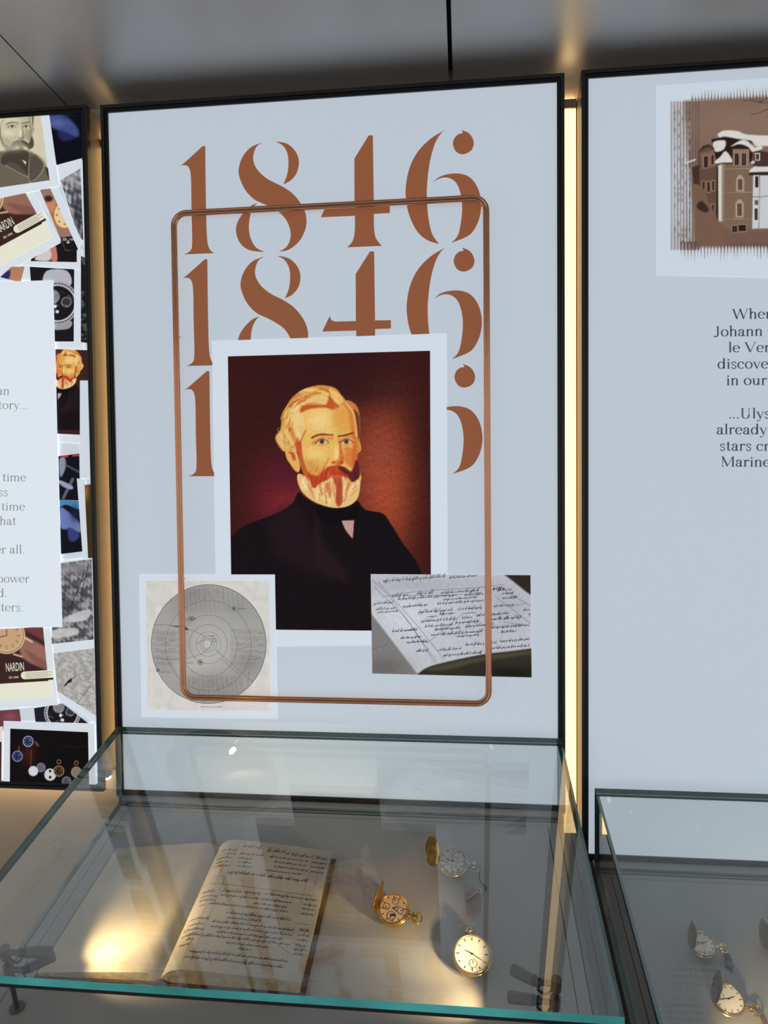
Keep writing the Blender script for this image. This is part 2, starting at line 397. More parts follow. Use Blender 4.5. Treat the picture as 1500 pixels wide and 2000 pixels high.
for row in range(3):
    for dig, A in ((one, a5), (eight, a5), (four, a6), (six, a6)):
        if row == 2 and dig in (eight, four): continue
        b = B()
        for k, pc in enumerate(dig):
            if row == 2 and dig is six and k == 0: continue
            P = np.array([A(*p) for p in outline(pc, 5)]); V = atY(P[:, 0], P[:, 1], YG-LS); V[:, 2] -= row*dZ
            b.poly(V)
        b.build('printed_numeral', M_num, GM)
LAYER[GM.name] = 2

# ---- the bearded portrait
def portrait(p, T, full=True, grey=False):
    r = random.Random(3); D = lambda P, c, s=1.2, a=1.: p.poly(P, c, max(.55, s*T.k*1.15), a, True, T)
    Ln = lambda P, w, c, s=.6, a=1.: p.line(P, w*T.k, c, s, a, True, T)
    if full:
        p.blob(1480, 1250, 420, 900, (164, 72, 42), 1., T); p.blob(1400, 900, 300, 420, (146, 68, 50), .7, T)
        p.blob(330, 1450, 360, 330, (128, 36, 44), .85, T); p.blob(250, 1080, 300, 260, (84, 24, 40), .6, T)
        p.blob(2050, 700, 330, 800, (52, 20, 18), .9, T); p.blob(2050, 1900, 260, 600, (58, 20, 16), .9, T)
        p.blob(900, -100, 900, 280, (44, 18, 22), .8, T); p.blob(1100, 200, 500, 160, (48, 20, 24), .6, T)
        p.noise(.045, 14, seed=2); p.noise(.03, 5, seed=5)
    coat = [(-580, 2800, 1), (-560, 2230), (-470, 2000), (-300, 1850), (-100, 1700), (200, 1585), (400, 1470), (480, 1335), (560, 1400), (760, 1500), (1000, 1500), (1130, 1425), (1230, 1530), (1420, 1570), (1500, 1660), (1650, 1900), (1820, 2140), (1900, 2400), (1900, 2900, 1), (-580, 2900, 1)]
    D(coat, (18, 12, 16), 3)
    D([(170, 1620), (470, 1480), (620, 1800), (700, 2100), (860, 2300), (500, 2200), (200, 2000)], (38, 20, 28), 60, .6)
    D([(690, 1560), (760, 1900), (1000, 2200), (1000, 2350), (800, 2250), (640, 2050)], (44, 26, 34), 40, .6)
    D([(700, 1480), (1120, 1470), (1130, 1650), (900, 1720), (720, 1640)], (12, 8, 12), 6)
    D([(965, 1655, 1), (1105, 1650, 1), (1090, 1860, 1), (1010, 1760)], (188, 146, 138), 2)
    # hair mass
    D([(220, 720), (272, 640), (292, 500), (340, 370), (420, 255), (540, 172), (700, 130), (850, 145), (930, 195), (985, 290), (1060, 308), (1130, 360), (1165, 460), (1172, 600), (1165, 720), (1150, 900), (700, 900), (500, 880), (330, 880), (260, 810)], (206, 138, 62), 3)
    D([(320, 860), (430, 820), (540, 760), (500, 560), (420, 600), (350, 640)], (186, 84, 44), 8, .8)
    for k in range(130):
        a = r.uniform(2.5, 5.6); q = r.uniform(.55, .98); cx, cy = 700+q*430*math.cos(a), 560+q*420*math.sin(a)
        t = a+1.57; l = r.uniform(40, 95)
        Ln([(cx-l*math.cos(t), cy-l*math.sin(t)), (cx, cy), (cx+l*math.cos(t+.3), cy+l*math.sin(t+.3))], r.uniform(8, 20), r.choice([(232, 192, 110), (240, 210, 140), (196, 108, 48), (228, 184, 104), (178, 84, 40)]), .7, .75)
    D([(380, 470), (480, 380), (640, 250), (800, 225), (790, 330), (640, 330), (510, 375), (480, 560), (420, 560)], (228, 196, 122), 14, .8)
    D([(820, 170), (900, 200), (975, 290), (950, 350), (880, 300)], (236, 196, 116), 10, .8)
    # face
    D([(505, 440), (600, 402), (780, 388), (900, 392), (985, 350), (1050, 420), (1092, 560), (1118, 700), (1142, 800), (1140, 960), (1168, 1060), (1165, 1230), (900, 1330), (620, 1250), (505, 1030), (490, 800), (545, 660), (520, 560)], (224, 178, 92), 4)
    p.blob(720, 520, 150, 130, (238, 206, 136), .9, T); p.blob(980, 480, 110, 130, (218, 156, 72), .7, T)
    p.blob(660, 900, 110, 70, (236, 204, 130), .8, T); p.blob(650, 1040, 90, 80, (202, 142, 70), .5, T)
    D([(1050, 400), (1092, 540), (1120, 700), (1142, 820), (1138, 980), (1085, 1050), (1080, 880), (1095, 760), (1060, 600)], (202, 86, 42), 14, .85)
    D([(985, 330), (1060, 310), (1140, 380), (1165, 500), (1168, 700), (1140, 760), (1120, 640), (1080, 480), (1020, 400)], (200, 118, 58), 5, .9)
    D([(1100, 400), (1160, 470), (1170, 640), (1160, 740), (1135, 650), (1120, 500)], (104, 40, 32), 6, .85)
    Ln([(1010, 330), (1090, 430), (1120, 560), (1135, 700)], 22, (232, 190, 120), 1, .8)
    D([(508, 372), (620, 348), (790, 345), (825, 240), (880, 320), (945, 368), (860, 405), (780, 378), (620, 392), (530, 430), (500, 470)], (186, 78, 34), 7, .9)
    D([(225, 715), (275, 640), (330, 630), (400, 690), (420, 780), (380, 850), (320, 870), (262, 810)], (226, 192, 120), 16, .8)
    D([(440, 470), (520, 440), (540, 560), (545, 660), (500, 760), (450, 700), (425, 580)], (232, 204, 138), 14, .8)
    D([(870, 400), (985, 355), (1050, 430), (1085, 560), (1100, 670), (960, 660), (880, 560)], (214, 150, 68), 30, .55)
    D([(1000, 830), (1080, 840), (1130, 960), (1090, 1060), (1010, 1010), (990, 930)], (206, 100, 48), 16, .7)
    D([(560, 960), (640, 1000), (700, 1090), (640, 1130), (580, 1080)], (206, 140, 66), 24, .6)
    Ln([(560, 640), (530, 700), (505, 780), (515, 900)], 16, (178, 78, 40), 1, .7)
    # ear and side whiskers
    D([(332, 862), (390, 848), (452, 880), (482, 950), (497, 1050), (480, 1108), (440, 1092), (388, 1020), (345, 950)], (222, 170, 92), 3)
    D([(360, 878), (430, 895), (446, 975), (412, 965), (395, 915)], (188, 74, 40), 5, .9)
    D([(425, 800), (500, 760), (520, 900), (565, 1060), (620, 1130), (700, 1160), (640, 1290), (560, 1180), (500, 1010), (470, 900)], (186, 78, 40), 8, .9)
    # beard
    D([(472, 1130), (540, 1150), (610, 1230), (650, 1270), (720, 1220), (800, 1180), (870, 1150), (960, 1150), (1050, 1200), (1168, 1180), (1165, 1330), (1130, 1425), (1040, 1490), (900, 1512), (750, 1482), (620, 1420), (520, 1330), (470, 1220)], (224, 186, 122), 4)
    for k in range(150):
        x = r.uniform(500, 1140); y = r.uniform(1200, 1440)-190*((x-850)/340)**2
        if y < 1190: continue
        Ln([(x, y-40), (x+r.uniform(-14, 14), y), (x+(820-x)*.1, y+45)], r.uniform(7, 16), r.choice([(246, 224, 172), (236, 206, 146), (190, 118, 66), (206, 146, 90), (242, 216, 158)]), .6, .8)
    D([(870, 1160), (960, 1160), (975, 1300), (975, 1440), (930, 1500), (895, 1430), (900, 1290)], (164, 56, 36), 8, .85)
    D([(780, 1250), (830, 1230), (850, 1330), (830, 1400)], (178, 72, 42), 8, .6)
    # moustache
    D([(650, 1290), (605, 1200), (585, 1130), (690, 1155), (760, 1085), (835, 1042), (920, 1028), (1005, 1052), (1075, 1092), (1130, 965), (1168, 1035), (1170, 1150), (1092, 1225), (1040, 1180), (960, 1150), (860, 1150), (800, 1195), (720, 1235)], (176, 62, 34), 6)
    D([(925, 1045), (1000, 1058), (1080, 1105), (1130, 968), (1166, 1050), (1162, 1160), (1090, 1215), (1035, 1150), (960, 1095)], (78, 28, 38), 8, .9)
    Ln([(830, 1150), (890, 1165), (970, 1155)], 26, (206, 88, 56), 1.2)
    # eyes, brows, nose
    for ex, b0 in ((742, [(630, 722), (720, 685), (862, 690)]), (1018, [(930, 705), (1010, 692), (1092, 668)])):
        Ln([(b0[0][0]+10, b0[0][1]+60), (ex, 725), (b0[2][0]-5, b0[2][1]+40)], 34, (206, 104, 56), 2.5, .6)
        Ln(b0, 20, (112, 48, 26), 1)
        p.ell(ex, 770, 58, 25, (214, 182, 134), .8, 1, T); p.ell(ex, 766, 27, 27, (92, 74, 58), .7, 1, T); p.ell(ex, 766, 11, 11, (30, 20, 22), .6, 1, T)
        Ln([(ex-75, 785), (ex-20, 742), (ex+45, 748), (ex+75, 775)], 11, (110, 46, 28), .8)
        Ln([(ex-60, 800), (ex, 806), (ex+60, 790)], 9, (204, 120, 64), .9, .8)
    D([(930, 710), (965, 830), (990, 960), (975, 1010), (930, 985), (940, 860)], (198, 86, 44), 6, .85)
    D([(850, 1000), (900, 975), (985, 990), (960, 1025), (880, 1020)], (184, 66, 36), 5, .9)
    p.blob(905, 900, 26, 90, (242, 212, 140), .9, T); Ln([(820, 955), (785, 1020), (745, 1090)], 14, (192, 120, 60), 1.2, .8)
    for k in range(46):                              # whisker strokes
        x = r.uniform(620, 1150); y = 1060+.0006*(x-900)**2+r.uniform(-10, 110)
        dk = x > 960
        Ln([(x, y-22), (x+(x-880)*.06, y), (x+(x-880)*.16, y+34)], r.uniform(6, 12), r.choice([(96, 34, 36), (60, 22, 34), (128, 48, 36)] if dk else [(196, 82, 44), (160, 52, 30), (214, 112, 62)]), .6, .55)
    for k in range(40):                              # dabs of skin light and shade
        x = r.uniform(540, 1080); y = r.uniform(430, 1010)
        if abs(y-765) < 60: continue
        Ln([(x, y), (x+r.uniform(-25, 25), y+r.uniform(15, 50))], r.uniform(14, 30), (238, 206, 134) if x < 860 else r.choice([(214, 146, 70), (228, 182, 100)]), 1.2, .3)
    for k in range(50):                              # curls at the back of the head
        x = r.uniform(255, 480); y = r.uniform(560, 850)
        if ((x-560)/310)**2+((y-640)/260)**2 > 1: continue
        Ln([(x, y), (x-14, y+22), (x+8, y+40)], r.uniform(7, 14), r.choice([(236, 204, 130), (214, 160, 84), (178, 92, 44), (226, 184, 104)]), .7, .6)
    p.noise(.04, 3.2, seed=9)
def paint_main(X, Y):
    p = Paint(X, Y, (54, 20, 20)); portrait(p, TFc(500, 730, 1/5.769)); return p
sheet(GM, [(445, 696), (840, 685), (842, 1233), (453, 1229)], paint_main, 1.5, 'portrait_print', [(414, 666), (872, 651), (874, 1258), (424, 1264)], (207, 217, 227), 'oil portrait of a bearded man in a black coat')

# ---- star chart print
def paint_chart(X, Y):
    p = Paint(X, Y, (206, 204, 199)); p.noise(.02, 30, seed=1)
    cx, cy = 408, 1258
    p.ell(cx, cy, 112, 116, (160, 159, 156), .8)
    for (x, y, rx, ry, c) in ((cx-40, 1170, 50, 30, (140, 138, 137)), (470, 1190, 40, 30, (146, 146, 142)), (cx, 1262, 50, 45, (186, 185, 180)), (375, 1300, 40, 20, (184, 184, 176)), (485, 1300, 26, 20, (132, 130, 128)), (420, 1335, 60, 24, (140, 138, 138)), (320, 1300, 20, 16, (146, 145, 144))):
        m = ((X-cx)/112)**2+((Y-cy)/116)**2 < 1; k = np.exp(-((X-x)/rx)**2-((Y-y)/ry)**2)*.7*m; p.mix(k, c)
    inside = (((X-cx)/110)**2+((Y-cy)/114)**2 < 1)
    h = np.clip(np.sin(Y*6.28/3.4), 0, 1)*(np.abs(X-cx) > 42)*(np.abs(Y-cy-5) < 34)+np.clip(np.sin(X*6.28/3.6), 0, 1)*(np.abs(Y-cy) > 62)*(np.abs(X-cx-8) < 60)
    p.mix(h*inside*.22, (70, 68, 68))
    p.ell(cx-2, 1258, 7, 7, (208, 208, 204), .8); return p
sheet(GM, [(284, 1134), (525, 1135), (529, 1389), (288, 1386)], paint_chart, 1.5, 'chart_print', [(272, 1122), (537, 1122), (542, 1404), (277, 1400)], (207, 216, 226), 'engraved chart of planet orbits on cream paper')
pol = []
def circ(cx, cy, rx, ry, w=.7, a0=0, a1=6.2832, n=60): ribbon([(cx+rx*math.cos(a0+(a1-a0)*i/n), cy+ry*math.sin(a0+(a1-a0)*i/n)) for i in range(n+1)], w, pol)
circ(407.5, 1258, 112, 116, 1.1)
for rx, ry in ((84, 88), (56, 60), (37, 38), (24, 24), (16, 16), (11.5, 11.5), (7.5, 7.5), (4.6, 4.6), (2.4, 2.4)): circ(407, 1258+ (3 if rx > 50 else 0), rx, ry, .55)
for x, y, r in ((457, 1188.5, 3.), (308.5, 1309, 3.2), (391, 1293.5, 5.), (374, 1208.5, 4.)): circ(x, y, r, r, 1.1, n=16); pol.append(disc(x, y, r*.5, 10))
circ(374, 1208.5, 8, 3.4, .9, n=20)
pol.append([(330, 1221), (345, 1222.5), (352, 1222), (362, 1223), (369, 1230), (362, 1231), (352, 1226), (340, 1224)])
ribbon(crom([(300, 1220.5), (330, 1221), (369, 1229), (395, 1240), (412, 1253), (410, 1263), (392, 1278), (368, 1285), (338, 1288), (300, 1285)]), .6, pol)
for q in ([(420, 1268), (438, 1284), (462, 1305), (494, 1332)], [(434, 1287), (458, 1310), (470, 1318)], [(330, 1290), (347, 1320)], [(486, 1312), (484, 1336)], [(366, 1213), (350, 1228)]): ribbon(q, .6, pol)
r_ = random.Random(5)
for k in range(240):                              # rows of tiny engraved captions
    z = k % 4
    if z == 0: x = r_.uniform(304, 340); y = 1237+3.4*r_.randrange(0, 16)
    elif z == 1: x = r_.uniform(462, 508); y = 1237+3.4*r_.randrange(0, 16)
    elif z == 2: x = 368+3.6*r_.randrange(0, 24); y = r_.uniform(1322, 1352)
    else: x = 368+3.6*r_.randrange(0, 20); y = r_.uniform(1148, 1166)
    if z < 2: ribbon([(x, y), (x+r_.uniform(3, 9), y)], .45, pol)
    else: ribbon([(x, y), (x, y+r_.uniform(3, 8))], .45, pol)
M_chart = backlit('engraving_ink', (78, 76, 78))
inkmesh(GM, pol, M_chart, 'chart_lines')
def btext(parent, s, px, py, h, m, name='printed_text', ang=0, sx=1., yoff=.00008):
    """plain lettering standing at a position seen in the photograph, cap height h, x scale sx"""
    cu = bpy.data.curves.new('t', 'FONT'); cu.body = s; cu.resolution_u = 2; o = bpy.data.objects.new('t', cu); COL.objects.link(o)
    me = o.to_mesh(); V = np.array([v.co[:] for v in me.vertices]); F = [tuple(p.vertices) for p in me.polygons]
    o.to_mesh_clear(); bpy.data.objects.remove(o); bpy.data.curves.remove(cu)
    k = h/.73; x = V[:, 0]*k*sx; y = -V[:, 1]*k; ca, sa = math.cos(ang), math.sin(ang)
    P = atY(px+x*ca-y*sa, py+x*sa+y*ca, YG-LS*(LAYER.get(parent.name, 0)+1)-yoff)
    return mesh(name, inside(parent, P), F, m, parent)
for s_, x, y in (('NEPTUNE', 314, 1314), ('URANUS', 463, 1190), ('JUPITER', 362, 1296), ('SATURN', 352, 1212), ('MARS', 409, 1243), ('EARTH', 411, 1249), ('VENUS', 412, 1254), ('MERCURY', 384, 1259)):
    btext(GM, s_, x, y, 2.6, M_chart, ang=-.5 if s_ == 'MERCURY' else 0, sx=1.25)
btext(GM, 'THE SOLAR SYSTEM.', 391, 1382, 2.9, backlit('caption_ink', (40, 40, 42)), sx=1.2)

# ---- handwriting
def cursive(x0, x1, y, h, out, w=.9, slant=.55, rnd=None, asc=.28, tilt=0., wave=1.):
    r = rnd or random; x = x0; pts = []; st = h*.62
    while x < x1:
        n = r.randint(2, 7); pts = []
        for k in range(n):
            if x > x1: break
            hh = h*(r.uniform(1.9, 2.4) if r.random() < asc else r.uniform(.8, 1.1)); dn = h*1.1 if r.random() < asc*.45 else 0
            for q, (dx, dy) in enumerate(((0, 0), (.25, .55), (.45, 1.), (.35, .6), (.42, .05), (.6, -.02))):
                yy = dy*hh if q in (1, 2, 3) else (dy*h-(dn if q == 4 else 0))
                pts.append((x+dx*st+slant*yy*.8, y+(x-x0)*tilt-yy+r.uniform(-.06, .06)*h))
            x += st*r.uniform(.75, 1.15)
        if len(pts) > 3: ribbon(crom(pts, False, 2), w, out, lambda t, s: w*(.45+.85*abs(t[1])))
        x += st*r.uniform(.7, 1.2)
# ---- photographed ledger page
c2 = lambda x, y: (700+x/4.167, 1100+y/4.167)
T2 = TFc(700, 1100, 1/4.167)
def paint_ms(X, Y):
    p = Paint(X, Y, (150, 150, 154)); 
    D = lambda P, c, s=2, a=1.: p.poly(P, c, s, a, True, T2)
    D([(60, 60, 1), (1250, 80, 1), (1430, 250, 1), (1430, 690, 1), (1250, 715), (1000, 745), (700, 810), (560, 850), (480, 900, 1), (100, 400, 1)], (186, 189, 196), 1.5)
    p.blob(400, 420, 260, 200, (204, 208, 216), .8, T2); p.blob(500, 180, 500, 70, (160, 160, 166), .6, T2); p.blob(1250, 350, 200, 200, (164, 166, 172), .6, T2)
    D([(60, 370, 1), (110, 420), (480, 905, 1), (60, 960, 1)], (122, 120, 120), 1.5); p.blob(200, 850, 180, 80, (96, 92, 92), .7, T2)
    D([(1180, 90, 1), (1250, 140), (1390, 250), (1440, 260, 1), (1440, 60, 1)], (46, 36, 32), 1.6)
    D([(480, 905, 1), (560, 850), (700, 808), (1000, 745), (1250, 715), (1440, 690, 1), (1440, 960, 1), (480, 960, 1)], (48, 44, 36), 1.5)
    D([(560, 860), (800, 800), (1100, 745), (1400, 712), (1400, 740), (1000, 800), (700, 870)], (78, 74, 58), 3, .8)
    p.blob(1250, 890, 200, 50, (22, 20, 20), .9, T2); p.noise(.02, 8, seed=3); return p
sheet(GM, [c2(100, 88), c2(1400, 98), c2(1410, 930), c2(113, 898)], paint_ms, 1.6, 'ledger_photo_print', label='photograph of a handwritten ledger page')
pol = []; r_ = random.Random(11); tl = -.075
for (x, y, x1, h, w) in ((200, 150, 700, 22, 4.5), (740, 122, 960, 16, 4.), (270, 275, 400, 30, 5.5), (470, 255, 600, 26, 5), (670, 248, 970, 20, 4.5), (1090, 215, 1180, 18, 7), (320, 298, 800, 18, 4.2), (860, 265, 1010, 16, 4), (690, 300, 960, 12, 3.6), (360, 358, 560, 18, 4.2), (640, 335, 1020, 17, 4.2), (490, 405, 760, 22, 5), (810, 380, 1000, 20, 5),
                         (560, 440, 640, 16, 4), (660, 420, 780, 18, 5), (510, 478, 800, 18, 4.5), (840, 450, 920, 15, 4), (960, 430, 1220, 15, 4.5), (540, 520, 760, 18, 4.5), (790, 490, 980, 18, 5), (1080, 462, 1320, 20, 5.5), (620, 545, 830, 16, 4.5), (870, 520, 1100, 20, 5), (590, 590, 1000, 20, 5), (1080, 530, 1380, 16, 4.5), (800, 600, 980, 13, 4), (1160, 565, 1280, 14, 5), (650, 712, 830, 18, 4.2), (870, 670, 1130, 18, 4.5), (1150, 640, 1385, 16, 4.5), (690, 755, 1000, 17, 4.2), (1040, 700, 1390, 16, 4.5),
                         (125, 335, 290, 18, 4), (140, 380, 300, 18, 4), (150, 405, 320, 12, 3.6), (275, 560, 440, 20, 6), (395, 550, 480, 14, 4.5), (340, 615, 510, 14, 4.5), (390, 650, 540, 15, 4.5), (520, 645, 560, 14, 4.5), (470, 720, 560, 16, 5), (1130, 225, 1240, 12, 4), (1170, 250, 1260, 12, 4), (1170, 290, 1290, 14, 4.5), (1100, 355, 1260, 13, 4), (1340, 385, 1395, 14, 5), (1385, 420, 1400, 14, 5)):
    tmp = []; cursive(x, x1, y, h*.62, tmp, w*.6, .55, r_, .3, tl); pol += [[c2(*q) for q in Q] for Q in tmp]
for L_ in ([(190, 275), (400, 240), (700, 215), (1000, 195), (1195, 170)], [(110, 130), (300, 330), (640, 810)], [(130, 195), (400, 470), (620, 815)], [(160, 150), (480, 510), (700, 790)], [(1110, 270), (1260, 380), (1400, 490)], [(1190, 220), (1400, 350)], [(560, 650), (720, 520), (860, 410), (960, 405)], [(850, 410), (960, 405)], [(1230, 355), (1370, 325)], [(1180, 480), (1400, 510)], [(400, 262), (560, 262), (800, 258), (1000, 240)], [(110, 700), (240, 665)]):
    tmp = []; ribbon(crom(L_), 3., tmp); pol += [[c2(*q) for q in Q] for Q in tmp]
inkmesh(GM, pol, backlit('photographed_ink', (84, 84, 92)), 'photographed_handwriting')

# ---------------------------------------------------------------- serif lettering drawn with a broad pen
def arc(cx, cy, rx, ry, a0, a1, n=18): return [(cx+rx*math.cos(math.radians(a0+(a1-a0)*i/n)), cy+ry*math.sin(math.radians(a0+(a1-a0)*i/n))) for i in range(n+1)]
TK, TN = .082, .03
def st(x, y0, y1): return ('p', [(x, y0), (x, y1)])
def se(x, y, w=.075): return ('s', x-w, x+w, y)
def arch(x0, x1): return ('p', crom([(x0, .33), (x0+.1, .44), (x1-.08, .455), (x1, .36), (x1, .2), (x1, 0)]))
GL_ = {
 'o': (.5, [('p', arc(.25, .23, .185, .225, 0, 360, 28))]), 'n': (.52, [st(.12, 0, .45), arch(.12, .39), se(.12, .0), se(.39, .0), ('s', .03, .12, .44)]),
 'h': (.52, [st(.12, 0, .72), arch(.12, .39), se(.12, 0), se(.39, 0), ('s', .03, .12, .7)]),
 'm': (.8, [st(.12, 0, .45), arch(.12, .39), arch(.39, .67), se(.12, 0), se(.39, 0), se(.67, 0), ('s', .03, .12, .44)]),
 'i': (.26, [st(.13, 0, .45), se(.13, 0), ('s', .04, .13, .44), ('d', .13, .6, .05)]), 'l': (.26, [st(.13, 0, .72), se(.13, 0), ('s', .04, .13, .7)]),
 'r': (.38, [st(.12, 0, .45), ('p', crom([(.12, .32), (.2, .43), (.3, .455), (.33, .43)])), ('d', .32, .405, .045), se(.12, 0), ('s', .03, .12, .44)]),
 'u': (.53, [('p', crom([(.12, .45), (.12, .14), (.18, .02), (.28, .02), (.39, .13)])), st(.39, 0, .45), ('s', .03, .12, .44), ('s', .3, .39, .44), ('s', .39, .47, .01)]),
 'a': (.46, [('p', crom([(.09, .35), (.14, .44), (.24, .455), (.32, .38), (.32, .25), (.32, .07), (.36, .01), (.43, .04)])), ('p', crom([(.32, .27), (.18, .24), (.08, .16), (.08, .06), (.16, .0), (.25, .03), (.32, .12)])), ('d', .1, .34, .04)]),
 'e': (.46, [('t', [(.06, .25), (.4, .25)]), ('p', arc(.24, .23, .18, .225, 5, 318, 24))]), 'c': (.44, [('p', arc(.24, .23, .18, .225, 45, 318, 22)), ('d', .36, .36, .045)]),
 's': (.38, [('w', crom([(.3, .33), (.29, .43), (.18, .455), (.08, .41), (.08, .32), (.18, .25), (.29, .18), (.3, .08), (.22, .0), (.12, .01), (.06, .12)]), .05)]),
 'd': (.53, [('p', arc(.23, .23, .17, .225, 0, 360, 26)), st(.4, 0, .72), ('s', .32, .4, .7), ('s', .4, .48, .01)]), 'p': (.53, [('p', arc(.3, .23, .17, .225, 0, 360, 26)), st(.12, -.22, .45), se(.12, -.22), ('s', .03, .12, .44)]),
 't': (.32, [('p', crom([(.14, .6), (.14, .3), (.14, .09), (.19, .01), (.29, .05)])), ('s', .03, .28, .44)]), 'f': (.33, [('p', crom([(.34, .66), (.27, .715), (.18, .68), (.14, .55), (.14, .3), (.14, 0)])), ('s', .03, .29, .44), se(.14, 0)]),
 'y': (.46, [('w', [(.07, .45), (.25, .02)], .075), ('w', crom([(.4, .45), (.25, .02), (.17, -.16), (.08, -.2)]), .03), ('d', .07, -.18, .04), se(.07, .44), se(.4, .44, .06)]),
 'v': (.46, [('w', [(.07, .45), (.24, 0)], .075), ('w', [(.4, .45), (.24, 0)], .03), se(.07, .44), se(.4, .44, .06)]),
 'w': (.68, [('w', [(.06, .45), (.21, 0)], .072), ('w', [(.34, .45), (.21, 0)], .03), ('w', [(.34, .45), (.48, 0)], .072), ('w', [(.62, .45), (.48, 0)], .03), se(.06, .44), se(.34, .44), se(.62, .44, .06)]),
 'k': (.5, [st(.12, 0, .72), ('w', [(.4, .45), (.15, .2)], .03), ('w', [(.2, .24), (.42, 0)], .075), se(.12, 0), se(.42, 0)]),
 'W': (.98, [('w', [(.08, .68), (.29, 0)], .082), ('w', [(.48, .68), (.29, 0)], .03), ('w', [(.48, .68), (.68, 0)], .082), ('w', [(.9, .68), (.68, 0)], .03), se(.08, .67), se(.48, .67), se(.9, .67)]),
 'V': (.7, [('w', [(.08, .68), (.35, 0)], .085), ('w', [(.63, .68), (.35, 0)], .03), se(.08, .67), se(.63, .67)]),
 'J': (.4, [('p', crom([(.25, .68), (.25, .2), (.22, .04), (.14, -.04), (.04, -.02)])), ('d', .05, .0, .045), se(.25, .67, .09)]),
 'U': (.72, [('p', crom([(.16, .68), (.16, .25), (.2, .06), (.35, -.01), (.5, .06), (.55, .25)])), ('t', [(.55, .25), (.55, .68)]), se(.16, .67, .09), se(.55, .67)]),
 'M': (.88, [('t', [(.13, 0), (.13, .68)]), ('w', [(.13, .68), (.42, .02)], .085), ('w', [(.72, .68), (.42, .02)], .03), st(.74, 0, .68), se(.13, 0), se(.74, 0, .09), ('s', .05, .14, .67), ('s', .7, .82, .67)]),
 'H': (.76, [st(.15, 0, .68), st(.6, 0, .68), ('t', [(.15, .35), (.6, .35)]), se(.15, 0), se(.15, .67), se(.6, 0), se(.6, .67)]),
 'G': (.72, [('p', arc(.36, .34, .28, .34, 40, 330, 26)), st(.6, .05, .3), se(.6, .29), ('t', [(.58, .5), (.58, .66)])]),
 'C': (.68, [('p', arc(.36, .34, .28, .34, 40, 320, 26)), ('t', [(.58, .48), (.58, .66)])]),
 '.': (.22, [('d', .1, .03, .045)]), ' ': (.25, [])}
def serif(parent, s, px, py, em, m, ang=0., right=False, track=1., bold=1.):
    out = []; x = 0
    if right: x = -sum(GL_[c][0] for c in s)*track
    for c in s:
        w, parts = GL_[c]
        for q in parts:
            P = []
            if q[0] == 'p': ribbon(q[1], TK, P, lambda t, u: bold*(TN+(TK-TN)*abs(t[1])**1.3))
            elif q[0] == 't': ribbon(q[1], TN*bold, P)
            elif q[0] == 'w': ribbon(q[1], q[2]*bold, P)
            elif q[0] == 's': P = [[(q[1], q[3]-.014), (q[2], q[3]-.014), (q[2], q[3]+.016), (q[1], q[3]+.016)]]
            elif q[0] == 'd': P = [disc(q[1], q[2], q[3]*bold, 10)]
            out += [[(x+a*track, b) for a, b in pp] for pp in P]
        x += w*track
    ca, sa = math.cos(ang), math.sin(ang)
    inkmesh(parent, [[(px+em*(a*ca+b*sa), py+em*(a*sa-b*ca)) for a, b in pp] for pp in out], m, 'printed_text')
LAYER[GR.name] = 3
for s_, x, y, a in (('When', 1430, 623, -.015), ('Johann G', 1394, 657, -.012), ('le Verr', 1422, 688, -.008), ('discoveri', 1401, 720, -.006), ('in our s', 1418, 752, -.004), ('...Ulyss', 1423, 817, .0), ('already r', 1399, 848, .002), ('stars cra', 1405, 880, .004), ('Marine C', 1407, 911, .006)):
    serif(GR, s_, x, y, 28.5, M_txt2, a, track=1.16, bold=1.15)

